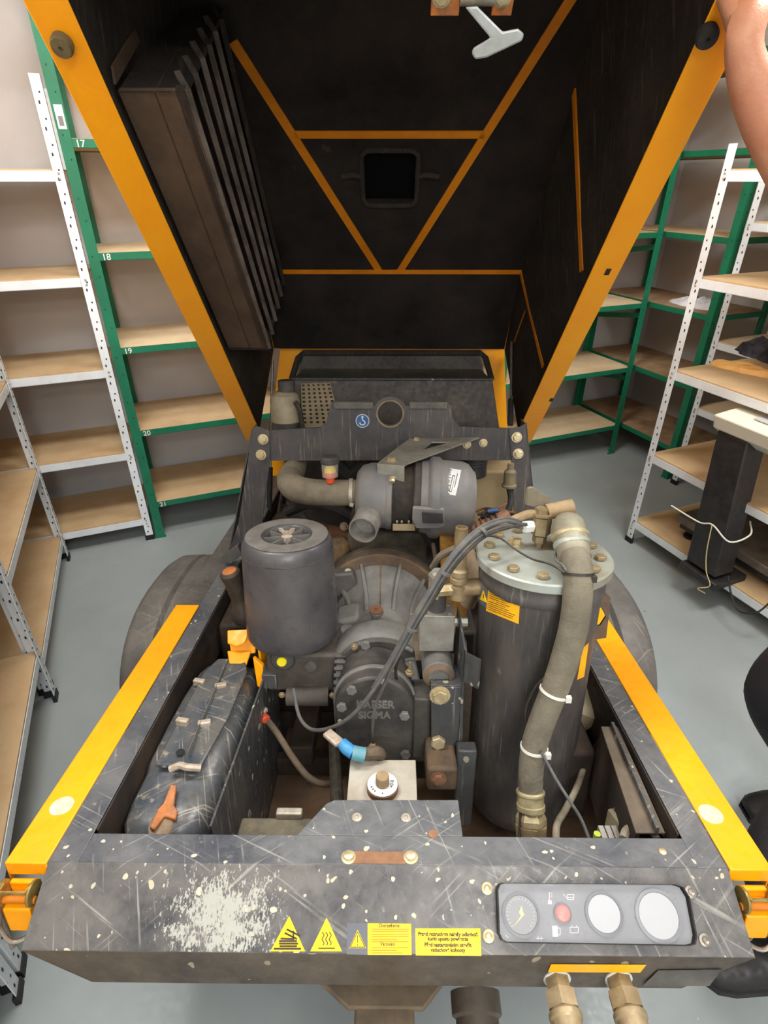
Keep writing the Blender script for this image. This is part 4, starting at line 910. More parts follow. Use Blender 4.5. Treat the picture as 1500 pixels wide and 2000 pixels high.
# overflow bottle
pb_ = L(560, 838, y=2.08); pt_ = L(560, 765, y=2.08); hb = pt_.z - pb_.z
bo = MB().lathe([(0.050, 0), (0.054, 0.005), (0.054, hb * 0.22), (0.055, hb * 0.23), (0.055, hb * 0.78), (0.050, hb * 0.92), (0.034, hb), (0.026, hb * 1.02)], pb_, (0, 0, 1), 28).build('overflow_bottle', 'bottle', comp, label='beige plastic overflow bottle')
MB().lathe([(0.030, 0), (0.031, 0.004), (0.031, 0.036), (0.027, 0.040)], pt_ + V((0, 0, 0.002)), (0, 0, 1), 16).build('bottle_cap', 'casting_dark', bo)
MB().lathe([(0.0556, 0.0), (0.0556, hb * 0.22)], pb_, (0, 0, 1), 28).build('bottle_band', 'casting_dark', bo)
MB().tube([pt_ + V((0.035, -0.04, -0.03)), pt_ + V((0.05, -0.05, -0.05)), pt_ + V((0.056, -0.045, -0.10)), pt_ + V((0.060, -0.03, -0.2))], 0.009, 8).build('overflow_hose', 'cable_black', bo)
# ============================================================ engine bay
# ---------------- inner partitions and floor clutter
MB().prism([(-0.305, YF + 0.075, -0.012), (-0.292, 1.20, -0.012), (-0.292, 1.20, -0.36), (-0.305, YF + 0.075, -0.36)], (0.004, 0, 0)).build('tray_partition', 'frame_black', comp, label='black sheet wall between side tray and engine')
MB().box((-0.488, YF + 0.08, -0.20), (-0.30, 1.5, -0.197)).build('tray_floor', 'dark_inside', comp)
p, q = L(472, 1596, z=-0.10), L(588, 1630, z=-0.10)
MB().box((p.x, YF + 0.06, -0.16), (q.x + 0.02, p.y + 0.0, -0.10)).build('front_crossmember', 'skirt_mud', comp, bev=0.004)
p = L(565, 1586, z=-0.09); MB().box(p + V((-0.025, -0.008, -0.012)), p + V((0.025, 0.008, 0.004))).build('clip_block', 'bolt_grey', comp, bev=0.003)
b = MB(); b.box((-0.29, 1.12, -0.356), (0.48, 1.15, -0.30)); b.build('bay_crossmember', 'dark_inside', comp, bev=0.004)
for x in (-0.22, 0.20):
    MB().box((x - 0.03, 1.10, -0.30), (x + 0.03, 2.2, -0.24)).build('chassis_rail', 'dark_inside', comp, bev=0.004)
# ---------------- moulded cover over the drawbar linkage in the left tray
def cv(u, v, z): return L(u, v, z=z)
zt = -0.045
cl, clr = [(383, 1262), (345, 1400), (300, 1540), (272, 1580)], [(478, 1262), (466, 1400), (430, 1560), (395, 1612)]
rg = []
N = 16; ys = [0.700, 0.712, 0.735, 0.78, 0.84, 0.86, 0.95, 1.05, 1.12, 1.155, 1.17]
hw_ = [0.040, 0.066, 0.080, 0.085, 0.086, 0.087, 0.087, 0.085, 0.080, 0.070, 0.055]
hh_ = [-0.075, -0.055, -0.045, -0.040, -0.040, -0.028, -0.022, -0.020, -0.022, -0.028, -0.045]
for y, hw2, zt2 in zip(ys, hw_, hh_):
    xc = -0.398 + (y - 0.9) * 0.03; z_b = -0.17; ring = []
    for (fx, fz) in ((-1, 0), (-1.0, 0.55), (-0.95, 0.85), (-0.80, 0.97), (-0.45, 1.0), (0, 1.02), (0.40, 1.0), (0.72, 0.92), (0.93, 0.66), (1.0, 0.35), (1.0, 0)):
        ring.append(V((xc + fx * hw2, y, z_b + (zt2 - z_b) * fz)))
    rg.append(ring)
cover = MB().rings(rg).build('linkage_cover', 'plastic_blue_black', comp, sharp=50, label='long moulded black plastic cover with metal clips')
P = [V((-0.455, 0.835, -0.032)), V((-0.365, 0.825, -0.032)), V((-0.340, 0.96, -0.016)), V((-0.335, 1.10, -0.014)), V((-0.352, 1.155, -0.018)), V((-0.420, 1.155, -0.018)), V((-0.437, 1.10, -0.014))]
MB().prism(P, (0, 0, 0.010)).build('raised_cap', 'plastic_blue_black', cover, bev=0.004, seg=3)
MB().box((-0.3935, 0.85, -0.026), (-0.3925, 1.15, -0.0035)).build('mould_line', 'dust_top', cover)
for (u, v, rr_) in ((389, 1330, -12), (431, 1338, 15), (356, 1407, -12), (399, 1411, 14)):
    p = L(u, v, z=-0.008)
    m4 = Matrix.Translation(p) @ Matrix.Rotation(R(rr_), 4, 'Z')
    MB().box((-0.0135, -0.0065, -0.012), (0.0135, 0.0065, 0.004), m4).build('metal_clip', 'lead', cover, bev=0.0025)
p = L(352, 1469, z=-0.0145); MB().lathe([(0.0085, 0), (0.0085, 0.0006)], p + V((0, 0, 0.0)), (0, 0, 1), 16).build('slot', 'rubber', cover)
p = L(362, 1503, z=-0.02)
MB().tube([p + V((-0.03, 0, 0)), p + V((-0.012, 0.004, 0.006)), p + V((0.006, -0.002, 0.008)), p + V((0.028, 0.004, 0))], 0.007, 8).build('mud_cake', 'lead', cover)
yk = [L(334, 1538, z=-0.03), L(346, 1539, z=-0.03), L(341, 1578, z=-0.035), L(348, 1588, z=-0.04), L(344, 1606, z=-0.045), L(322, 1600, z=-0.045), L(302, 1626, z=-0.05), L(293, 1622, z=-0.05), L(308, 1588, z=-0.04), L(320, 1575, z=-0.035)]
MB().prism(yk, (0, 0, 0.008)).build('yoke_end', 'orange_worn', cover, bev=0.002, label='worn orange end of the linkage showing through the cover')
MB().lathe([(0.030, 0), (0.030, 0.02), (0.02, 0.03)], L(323, 1622, z=-0.075), (0, -0.5, 1), 20).build('yoke_ball', 'mud', cover)
# parking brake lever and its yellow bracket
gb, gt = V((-0.369, 1.255, 0.055)), V((-0.392, 1.235, 0.190))
lev = MB().lathe([(0.032, -0.012), (0.036, 0.0), (0.034, 0.018), (0.026, 0.034), (0.0215, 0.05), (0.0215, 0.075), (0.0225, 0.08), (0.0215, 0.085), (0.0235, 0.118), (0.0255, 0.126), (0.0255, 0.136), (0.022, 0.141)], gb, gt - gb, 24).build('brake_lever', 'rubber_grip', comp, label='black rubber brake lever grip with orange button')
MB().lathe([(0.0175, 0.138), (0.0175, 0.1425), (0.010, 0.145)], gb, gt - gb, 24).build('release_button', 'orange_worn', lev)
b = MB()
b.prism([(-0.405, 1.20, 0.04), (-0.335, 1.20, 0.04), (-0.33, 1.17, -0.005), (-0.39, 1.165, -0.005)], (0, 0.006, 0))
b.prism([(-0.400, 1.17, -0.002), (-0.340, 1.17, -0.002), (-0.345, 1.13, -0.016), (-0.385, 1.13, -0.016)], (0, 0, 0.006))
b.prism([(-0.338, 1.21, 0.045), (-0.318, 1.15, -0.01), (-0.300, 1.13, -0.05), (-0.300, 1.19, -0.05), (-0.320, 1.24, 0.03)], (0.006, 0.0, 0))
b.prism([(-0.330, 1.14, 0.005), (-0.302, 1.12, -0.005), (-0.296, 1.09, -0.05), (-0.315, 1.10, -0.05)], (0.003, 0.012, 0))
b.build('lever_bracket', 'yellow', lev, bev=0.003)
b = MB(); b.prism([(-0.402, 1.195, 0.042), (-0.345, 1.195, 0.046), (-0.352, 1.165, 0.028), (-0.372, 1.158, 0.022), (-0.395, 1.165, 0.026)], (0, 0, 0.005)); b.build('ratchet_fork', 'yellow', lev, bev=0.002)
MB().box((-0.296, 1.08, -0.04), (-0.262, 1.155, 0.0)).build('bracket_plate', 'frame_black', comp, bev=0.002)
# ---------------- black intake canister with recessed wing-nut top
cc = V((-0.232, 1.175, 0.062)); Hc = 0.258
can = MB().lathe([(0.090, -0.004), (0.108, 0.0), (0.1115, 0.010), (0.111, 0.03), (0.1045, Hc - 0.028), (0.103, Hc - 0.018), (0.098, Hc - 0.006), (0.090, Hc), (0.058, Hc + 0.0005), (0.053, Hc - 0.003), (0.050, Hc - 0.016), (0.0, Hc - 0.016)], cc, (0, 0, 1), 64).build('intake_canister', 'canister', comp, sharp=50, label='tall black plastic intake filter canister with dusty top')
MB().lathe([(0.0905, 0), (0.0935, -0.0015), (0.094, 0.0005), (0.0905, 0.0012), (0.0585, 0.0014), (0.0585, 0)], cc + V((0, 0, Hc)), (0, 0, 1), 64, cap=False).build('dusty_rim', 'dust_top', can)
for k in range(8):
    a = 2 * math.pi * k / 8 + 0.2; d = V((math.cos(a), math.sin(a), 0)); n = V((-d.y, d.x, 0)) * 0.0016
    c0 = cc + V((0, 0, Hc - 0.017))
    MB().prism([c0 + d * 0.008 - n, c0 + d * 0.052 - n, c0 + d * 0.052 + n, c0 + d * 0.008 + n], (0, 0, 0.013)).build('top_rib', 'dust_top', can, smooth=False)
MB().lathe([(0.013, -0.016), (0.013, -0.003), (0.005, 0.0), (0.0045, 0.008)], cc + V((0, 0, Hc)), (0, 0, 1), 16).build('centre_boss', 'lead', can)
for s in (-1, 1):
    q = cc + V((0, 0, Hc + 0.003)); MB().prism([q + V((s * 0.004, 0, -0.006)), q + V((s * 0.018, 0.002, 0.004)), q + V((s * 0.019, 0.002, 0.011)), q + V((s * 0.012, 0.001, 0.012)), q + V((s * 0.003, 0, 0.004))], (0, 0.003, 0)).build('wing_nut', 'lead', can, bev=0.001)
MB().lathe([(0.1048, Hc - 0.036), (0.1052, Hc - 0.034), (0.1045, Hc - 0.032)], cc, (0, 0, 1), 64, cap=False).build('canister_seam', 'casting_dark', can)
# housing under the canister
b = MB(); b.box((-0.285, 1.09, -0.055), (-0.11, 1.30, 0.052)); b.lathe([(0.085, 0.04), (0.085, 0.062)], (cc.x, cc.y, 0), (0, 0, 1), 32)
hs = b.build('intake_valve_housing', 'housing_brown', comp, bev=0.008)
pc_ = L(550, 1295, y=1.075)
MB().lathe([(0.034, -0.03), (0.034, 0.0), (0.026, 0.010), (0.018, 0.012)], pc_ + V((0.0, 0.02, 0)), (0, -1, 0.1), 24).build('valve_boss', 'casting_dark', hs)
MB().lathe([(0.0115, 0.0), (0.0115, 0.008), (0.009, 0.010)], pc_ + V((0, 0.008, 0)), (0, -1, 0.3), 24).build('yellow_cap', 'cap_yellow', hs, label='small round yellow cap')
MB().lathe([(0.014, 0), (0.014, 0.006), (0.007, 0.007)], L(607, 1300, y=1.09), (0, -1, 0.1), 20).build('blank_plug', 'casting_dark', hs)
MB().cyl((-0.24, 1.085, -0.062), (-0.14, 1.085, -0.062), 0.024, seg=20).build('drain_bowl', 'housing_brown', hs)
for x in (-0.25, -0.13): hexbolt((x, 1.075, -0.052), (0, -1, 0), 0.006, 0.006, hs, 'brass_dull')
# toothed flange between housing and air-end
b = MB(); fc = V((-0.118, 1.12, -0.045)); b.lathe([(0.095, 0), (0.095, 0.016)], fc, (1, 0, 0), 40)
tf = b.build('ribbed_flange', 'casting_dark', comp)
b = MB()
for k in range(40):
    a = 2 * math.pi * k / 40; m4 = Matrix.Translation(fc) @ Matrix.Rotation(a, 4, 'X'); b.box((-0.004, -0.004, 0.092), (0.020, 0.004, 0.100), m4)
flat(b.build('flange_teeth', 'casting_dark', tf, smooth=False))
# ---------------- compressor air-end
ax = V((-0.020, 0, -0.022))
def yl(prof, m, name, parent, **k):
    """turned body along the machine's length; prof: (radius, y)"""
    y0 = prof[0][1]; return MB().lathe([(r, y - y0) for r, y in prof], V((ax.x, y0, ax.z)), (0, 1, 0), 56).build(name, m, parent, **k)
air = yl([(0.085, 1.10), (0.092, 1.13), (0.098, 1.18), (0.100, 1.24), (0.104, 1.30), (0.125, 1.36), (0.150, 1.40), (0.168, 1.415), (0.170, 1.44), (0.150, 1.445), (0.150, 1.50)], 'casting', 'air_end', comp, label='grey cast air-end of the screw compressor', sharp=40)
yl([(0.082, 1.095), (0.120, 1.095), (0.126, 1.105), (0.126, 1.150), (0.118, 1.175), (0.104, 1.190)], 'casting', 'rotor_housing_ring', air, sharp=40)
yl([(0.0, 1.088), (0.112, 1.088), (0.116, 1.094), (0.116, 1.10)], 'airend_black', 'ring_face', air)
MB().box((ax.x - 0.0012, 1.18, ax.z + 0.095), (ax.x + 0.0012, 1.40, ax.z + 0.152)).build('casting_seam', 'rust_light', air) if False else None
b = MB(); b.prism([(ax.x - 0.0015, 1.20, ax.z + 0.098), (ax.x - 0.0015, 1.30, ax.z + 0.1045), (ax.x - 0.0015, 1.36, ax.z + 0.1265), (ax.x - 0.0015, 1.42, ax.z + 0.171), (ax.x - 0.0015, 1.42, ax.z + 0.12), (ax.x - 0.0015, 1.2, ax.z + 0.08)], (0.003, 0, 0)); b.build('casting_seam', 'engine_rusty', air, smooth=False)
yl([(0.150, 1.398), (0.176, 1.400), (0.180, 1.405), (0.180, 1.425), (0.170, 1.428)], 'rusty_bracket', 'bolting_flange', air, sharp=30)
for a_ in (-50, -20, 20, 50):
    d3 = V((math.sin(R(a_)), 0, math.cos(R(a_)))); n3 = V((d3.z, 0, -d3.x)) * 0.005; c3 = V((ax.x, 0, ax.z))
    MB().prism([c3 + d3 * 0.09 + V((0, 1.25, 0)) - n3, c3 + d3 * 0.104 + V((0, 1.25, 0)) - n3, c3 + d3 * 0.118 + V((0, 1.32, 0)) - n3, c3 + d3 * 0.165 + V((0, 1.405, 0)) - n3, c3 + d3 * 0.10 + V((0, 1.405, 0)) - n3], n3 * 2).build('cast_rib', 'casting', air, bev=0.002)
# bell flange with socket screws
for (u, v) in ((687, 1134), (793, 1134)):
    MB().lathe([(0.0105, 0), (0.0105, 0.014), (0.008, 0.016), (0.0055, 0.016), (0.005, 0.008)], L(u, v, y=1.415), (0, -1, 0.05), 20).build('socket_screw', 'bolt_yellow', air)
yl([(0.172, 1.425), (0.186, 1.428), (0.186, 1.448), (0.172, 1.45)], 'engine_grime', 'bell_flange', air)
# plug with rusty head on the spine
pt_ = L(735, 1193, z=ax.z + 0.135)
MB().lathe([(0.020, -0.038), (0.013, -0.026), (0.011, -0.012), (0.0175, -0.006), (0.0175, 0.0)], pt_, (0, -0.12, 1), 24).build('filler_neck', 'casting', air, sharp=50)
MB().lathe([(0.0165, 0.0), (0.0165, 0.004), (0.0055, 0.0045), (0.005, 0.001)], pt_, (0, -0.12, 1), 24).build('rusty_plug', 'rust', air, label='rusty round plug')
# raised rectangle on the shoulder
# front cover (arched) with cast letters
yc = 0.975; xc0 = L(731, 1400, y=yc).x
pts = []
rw = 0.087; ztop = 0.078
for k in range(17):
    a = math.pi * k / 16; pts.append((xc0 + rw * math.cos(a), yc, ztop - rw + rw * math.sin(a)))
pts += [(xc0 - rw + 0.004, yc, -0.125), (xc0 - rw + 0.03, yc, -0.155), (xc0 + rw - 0.03, yc, -0.158), (xc0 + rw - 0.002, yc, -0.125)]
fcv = MB().prism(pts, (0, 0.115, 0)).build('front_cover', 'airend_black', air, bev=0.006, seg=3, label='black cast front cover with raised letters')
pts2 = [(x + (xc0 - x) * -0.06, y + 0.03, z + (0 - z) * -0.06) for x, y, z in pts]
MB().prism(pts2, (0, 0.012, 0)).build('cover_flange', 'casting', air, bev=0.002)
for (u, v) in ((687, 1345), (668, 1378), (790, 1395), (792, 1470), (664, 1408), (748, 1330)):
    p_ = L(u, v, y=yc)
    if (u, v) in ((664, 1408), (748, 1330)): MB().lathe([(0.005, 0), (0.005, 0.005)], p_, (0, -1, 0), 14).build('screw', 'bolt_grey', air)
    else: hexbolt(p_, (0, -1, 0.05), 0.0115, 0.010, air, 'casting', washer=False)
for (u, v, r_) in ((730, 1270, 0.0085), (692, 1262, 0.006), (714, 1258, 0.0115)):
    hexbolt(L(u, v, y=1.087), (0, -1, 0.05), r_, 0.010, air, 'brass_dull' if u == 692 else 'casting', washer=(u == 692)) if u != 730 else None
tp0 = L(696, 1381, y=yc); text('KAESER', 0.0255, 'dust_top', air, (tp0.x - 0.0, yc - 0.0005, tp0.z), (1, 0, 0), (0, 0, 1), name='cast_lettering', ext=0.0022, bold=0.0009, sx=0.95)
tp1 = L(700, 1397, y=yc); text('SIGMA', 0.0255, 'dust_top', air, (tp1.x - 0.0, yc - 0.0005, tp1.z - 0.006), (1, 0, 0), (0, 0, 1), name='cast_lettering', ext=0.0022, bold=0.0009, sx=0.95)
b = MB(); pz = L(728, 1455, y=yc); b.lathe([(0.009, 0), (0.009, 0.012), (0.006, 0.014), (0.006, 0.02)], pz, (0, -1, 0.4), 6); b.build('hose_nipple', 'brass_dull', air)
# lifting lug on the ring at right
b = MB(); q0 = L(800, 1290, y=1.06)
b.tube([q0 + V((-0.035, 0.02, -0.02)), q0 + V((-0.03, 0.015, 0.015)), q0 + V((-0.01, 0.01, 0.028)), q0 + V((0.006, 0.01, 0.02))], 0.005, 8); b.build('lug', 'casting', air)
MB().lathe([(0.011, 0), (0.011, 0.006), (0.0065, 0.007), (0.0065, 0.012), (0.0032, 0.013), (0.0032, 0.034)], L(800, 1316, y=1.04), (0, -0.1, 1), 6).build('stud_nut', 'brass_dull', air)
MB().prism([L(772, 1300, y=1.07), L(812, 1292, y=1.07), L(822, 1335, y=1.05), L(815, 1352, y=1.05), L(795, 1350, y=1.05)], (0, 0.03, 0)).build('support_arm', 'casting', air, bev=0.006)
# side branch of the casting at left, towards the canister
MB().lathe([(0.062, 0), (0.062, 0.07), (0.075, 0.09)], (-0.075, 1.20, -0.01), (-1, 0, 0.0), 28).build('intake_branch', 'casting', air)
MB().prism([L(652, 1215, y=1.22), L(700, 1205, y=1.22), L(704, 1245, y=1.22), L(655, 1250, y=1.22)], (0, 0.08, 0)).build('intake_shoulder', 'casting', air, bev=0.01)
# support foot right of the air-end: rubber bush, bolted plate
bx = L(857, 1320, y=0.985)
MB().box((L(806, 1400, y=1.0).x, 0.99, -0.16), (L(842, 1400, y=1.0).x, 1.06, 0.01)).build('bush_bracket', 'airend_black', comp, bev=0.004)
bush = MB().lathe([(0.030, 0), (0.0345, 0.004), (0.0345, 0.11), (0.030, 0.115)], V((bx.x, 0.985, bx.z - 0.002)), (0, 1, 0), 32).build('rubber_bush', 'casting', comp)
MB().lathe([(0.022, -0.006), (0.030, -0.002), (0.033, 0.0005)], V((bx.x, 0.985, bx.z - 0.002)), (0, 1, 0), 32, cap=False).build('bush_rubber', 'rusty_bracket', bush)
pq = [L(842, 1342, y=0.965), L(906, 1342, y=0.965), L(903, 1458, y=0.965), L(868, 1458, y=0.965), L(842, 1440, y=0.965)]
pl_ = MB().prism(pq, (0, 0.006, 0)).build('mount_plate', 'frame_black', comp, bev=0.0015)
MB().prism([pq[0], pq[1], pq[1] + V((0, 0.07, 0)), pq[0] + V((0, 0.07, 0))], (0, 0, 0.005)).build('plate_flange', 'frame_black', pl_, bev=0.001)
hexbolt(L(859, 1357, y=0.965), (0, -1, 0.12), 0.0165, 0.014, pl_, 'bolt_yellow', washer=True); hexbolt(L(855, 1446, y=0.965), (0, -1, 0.12), 0.0165, 0.014, pl_, 'bolt_yellow', washer=False)
# ---------------- aluminium valve block
q0, q1 = L(820, 1203, y=1.02), L(886, 1265, y=1.02)
bt = q0.z
b = MB(); b.box((q0.x, 1.02, q1.z - 0.01), (q1.x, 1.075, bt))
vb_ = b.build('valve_block', 'alu', comp, bev=0.0015, label='square aluminium valve block')
for x in (q0.x + 0.011, q1.x - 0.011):
    for y in (1.031, 1.065): MB().lathe([(0.0052, 0), (0.0052, 0.0025)], (x, y, bt), (0, 0, 1), 14).build('cap_screw', 'alu', vb_)
b = MB(); cx = (q0.x + q1.x) / 2
b.lathe([(0.0195, 0), (0.0195, 0.052)], (cx, 1.048, bt), (0, 0, 1), 28); b.build('solenoid', 'plastic_black', vb_)
b = MB(); z_ = bt + 0.052; pr = []
for k in range(4): pr += [(0.0195, z_ + k * 0.009 - bt), (0.0195, z_ + k * 0.009 - bt + 0.005), (0.0165, z_ + k * 0.009 - bt + 0.0055), (0.0165, z_ + k * 0.009 - bt + 0.0085)]
b.lathe(pr + [(0.012, pr[-1][1] + 0.006)], (cx, 1.048, bt), (0, 0, 1), 28); b.build('ribbed_cap', 'lid_zinc', vb_, sharp=20)
MB().cyl((q1.x, 1.045, bt - 0.03), (q1.x + 0.03, 1.045, bt - 0.03), 0.010, seg=6).build('union', 'lid_zinc', vb_)
MB().cyl((q1.x + 0.008, 1.045, bt - 0.03), (q1.x + 0.016, 1.045, bt - 0.03), 0.014, seg=6).build('union_nut', 'brass_dull', vb_)
MB().prism([L(800, 1200, y=1.10), L(826, 1200, y=1.10), L(826, 1290, y=1.08), L(812, 1290, y=1.08)], (0, 0.004, 0)).build('backing_plate', 'mud', comp)
# ---------------- brass riser with relief valve, left of the vessel
rz0 = L(895, 1150, y=1.03)
rx_ = rz0.x; zz0 = rz0.z; zz1 = L(895, 1030, y=1.03).z
rs = MB().lathe([(0.019, -0.02), (0.019, 0.01), (0.014, 0.012), (0.0165, 0.016), (0.0185, 0.018), (0.0185, 0.028), (0.0155, 0.030), (0.0185, 0.034), (0.0185, 0.045), (0.0155, 0.047), (0.0135, 0.05), (0.0135, zz1 - zz0 - 0.012), (0.0125, zz1 - zz0 - 0.01), (0.0125, zz1 - zz0), (0.008, zz1 - zz0 + 0.001), (0.0075, zz1 - zz0 - 0.004)], (rx_, 1.03, zz0), (0, 0, 1), 24).build('relief_valve', 'brass_dull', comp, sharp=30, label='upright brass relief valve')
MB().cyl((rx_ - 0.06, 1.02, zz0 + 0.0), (rx_, 1.03, zz0), 0.013, seg=6).build('valve_elbow', 'bolt_yellow', rs)
MB().cyl((rx_ - 0.058, 1.02, zz0), (rx_ - 0.045, 1.022, zz0), 0.019, seg=6).build('union_nut', 'bolt_yellow', rs)
MB().cyl((rx_, 1.03, zz0), (rx_ + 0.07, 1.04, zz0 + 0.004), 0.018, seg=20).build('side_branch', 'brass_dull', rs)
MB().tube([L(845, 1108, y=1.12), L(862, 1085, y=1.10), L(905, 1065, y=1.09), L(945, 1040, y=1.10)], 0.008, 8).build('small_pipe', 'grey_pipe', comp)
# ---------------- separator vessel
vc = V((0.313, 1.024, 0)); vr = 0.121; vt = 0.332
ves = MB().lathe([(0.02, -0.335), (0.085, -0.325), (0.110, -0.300), (vr, -0.262), (vr, vt - 0.045), (vr + 0.001, vt - 0.043), (vr + 0.005, vt - 0.038), (vr + 0.005, vt - 0.024), (vr + 0.002, vt - 0.018), (vr + 0.003, vt - 0.005)], vc, (0, 0, 1), 64).build('separator_vessel', 'vessel', comp, sharp=50, label='tall black oil separator vessel with bolted lid')
lid = MB().lathe([(0.118, -0.006), (0.132, -0.002), (0.134, 0.0), (0.134, 0.015), (0.131, 0.018), (0.0, 0.018)], vc + V((0, 0, vt)), (0, 0, 1), 64).build('vessel_lid', 'lid_zinc', ves, sharp=30, label='pale zinc lid with hexagon bolts')
zl = vt + 0.018
for k in range(12):
    a = R(15 + 30 * k)
    if k in (1,): continue
    ob = hexbolt(vc + V((0.108 * math.cos(a), 0.108 * math.sin(a), zl)), (0, 0, 1), 0.0115, 0.009, ves, 'brass_dull', washer=False, name='lid_bolt')
def lp(u, v, h=0.0): return L(u, v, z=zl + h)
for (u, v, r_) in ((1006, 1062, 0.0125),): hexbolt(lp(u, v), (0.1, 0, 1), r_, 0.014, ves, 'bolt_yellow', washer=True)
# brass fitting on the lid
fp = lp(1052, 1068)
b = MB(); b.lathe([(0.009, 0), (0.009, 0.010), (0.0145, 0.012), (0.0145, 0.026), (0.011, 0.028), (0.020, 0.031), (0.020, 0.068), (0.010, 0.070), (0.023, 0.071), (0.023, 0.075), (0.0145, 0.076), (0.0145, 0.086)], fp, (0, 0, 1), 6)
tee = b.build('lid_fitting', 'brass_dull', ves, smooth=False, label='hexagonal brass tee on the lid')
h0 = fp + V((0, 0, 0.05))
MB().cyl(h0, h0 + V((-0.035, -0.012, 0.0)), 0.009, seg=6).build('union', 'bolt_yellow', tee); MB().cyl(h0 + V((-0.020, -0.008, 0)), h0 + V((-0.038, -0.013, 0)), 0.0125, seg=6).build('union_nut', 'label_white', tee)
h1 = fp + V((0, 0.005, 0.075))
MB().cyl(h1 + V((0.01, 0, 0)), h1 + V((0.062, 0.004, 0.012)), 0.0165, r2=0.0150, seg=22).build('thermal_switch', 'cable_sand', tee)
MB().tube([h1 + V((0, 0, -0.006)), h1 + V((-0.025, 0, -0.004)), h1 + V((-0.05, -0.004, -0.012)), h1 + V((-0.075, -0.012, -0.022))], 0.0088, 10).build('brass_elbow', 'cable_sand', tee)
MB().cyl(h1 + V((-0.062, -0.008, -0.018)), h1 + V((-0.085, -0.015, -0.027)), 0.0125, seg=6).build('union_nut', 'bolt_yellow', tee)
MB().prism([h1 + V((-0.032, 0.018, 0.010)), h1 + V((0.012, 0.018, -0.002)), h1 + V((0.014, 0.018, 0.030)), h1 + V((-0.002, 0.018, 0.034)), h1 + V((-0.024, 0.018, 0.050)), h1 + V((-0.032, 0.018, 0.046))], (0.004, -0.006, 0)).build('flag_handle', 'grey_pipe', tee, bev=0.001)
# small nipple near the hose
np_ = lp(1098, 1082)
b = MB(); b.lathe([(0.009, 0), (0.009, 0.016)], np_, (-0.6, 0.4, 1.0), 6); npo = b.build('lid_nipple', 'brass_dull', ves)
# rising elbow and big sleeved hose
ep = lp(1112, 1068)
e1, e2 = ep + V((0.002, 0.012, 0.025)), L(1117, 1070, y=0.955)
el = MB().lathe([(0.030, 0), (0.030, 0.020), (0.033, 0.030)], ep + V((0.006, 0.03, 0)), (0, 0, 1), 24).build('outlet_elbow', 'grey_pipe', ves)
eb = MB(); eb.tube([ep + V((0.006, 0.03, 0.03)), L(1110, 1035, y=1.0), L(1116, 1060, y=0.955), L(1124, 1092, y=0.925)], [0.033, 0.033, 0.031, 0.029], 20); eb.build('elbow_bend', 'lid_dusty', el)
for (u, v, y_, m_, rr_) in ((1113, 1047, 0.972, 'sleeve_nut', 0.035), (1117, 1063, 0.952, 'lid_zinc', 0.034)):
    pA = L(u, v, y=y_); MB().lathe([(rr_ - 0.003, -0.006), (rr_, -0.003), (rr_, 0.003), (rr_ - 0.003, 0.006)], pA, (0.03, -0.5, -0.5), 24).build('hose_collar', m_, el)
hp_ = [(1122, 1086, 0.925), (1129, 1115, 0.895), (1128, 1165, 0.878), (1120, 1225, 0.868), (1104, 1285, 0.858), (1084, 1345, 0.848), (1060, 1405, 0.838), (1044, 1455, 0.830), (1037, 1505, 0.822), (1036, 1550, 0.812)]
hpts = [L(u, v, y=y_) for u, v, y_ in hp_]
hose = MB().tube(hpts, [0.0265, 0.0262, 0.0258, 0.0255, 0.0252, 0.0248, 0.0243, 0.024, 0.0235, 0.023], 24, sub=6).build('oil_hose', 'hose_sleeve', comp, label='thick oil hose wrapped in beige woven sleeve')
def on_hose(i, t): return hpts[i].lerp(hpts[i + 1], t), (hpts[i + 1] - hpts[i]).normalized()
for i in range(1, 9):
    for t in (0.15, 0.6):
        p_, d_ = on_hose(i, t)
        tilt = (d_ + V((0.22, 0, 0.12))).normalized()
        MB().lathe([(0.0262 - 0.0003 * i, -0.0005), (0.0267 - 0.0003 * i, 0), (0.0262 - 0.0003 * i, 0.0005)], p_, tilt, 24, cap=False).build('sleeve_wrap', 'cable_grey', hose)
for i, t, m_ in ((1, 0.1, 'cable_black'), (5, 0.10, 'zip_white'), (7, 0.1, 'zip_white')):
    p_, d_ = on_hose(i, t); rr_ = 0.0275 - 0.0004 * i
    MB().lathe([(rr_, -0.0025), (rr_ + 0.0015, -0.0025), (rr_ + 0.0015, 0.0025), (rr_, 0.0025)], p_, d_, 28).build('cable_tie', m_, hose)
    MB().box(p_ + V((0.016, -0.024, -0.006)), p_ + V((0.026, -0.016, 0.006))).build('tie_head', m_, hose)
# hose end fittings near the deck
fe = [L(1036, 1543, y=0.812), L(1038, 1632, y=0.775)]
dd = (fe[1] - fe[0]).normalized(); LL = (fe[1] - fe[0]).length; fb_ = MB()
fb_.lathe([(0.0245, 0), (0.0275, 0.002), (0.0275, 0.006), (0.025, 0.008), (0.025, LL * 0.30), (0.027, LL * 0.31), (0.027, LL * 0.42), (0.022, LL * 0.44), (0.022, LL * 0.50)], fe[0], dd, 28)
ff = fb_.build('hose_ferrule', 'sleeve_nut', hose, sharp=30)
MB().lathe([(0.022, LL * 0.46), (0.026, LL * 0.52), (0.029, LL * 0.60), (0.029, LL * 0.72), (0.026, LL * 0.74)], fe[0], dd, 6).build('swivel_nut', 'bolt_yellow', hose, smooth=False)
MB().lathe([(0.031, LL * 0.74), (0.031, LL * 0.80), (0.029, LL * 1.1)], fe[0], dd, 8).build('adaptor', 'brass_dull', hose, smooth=False)
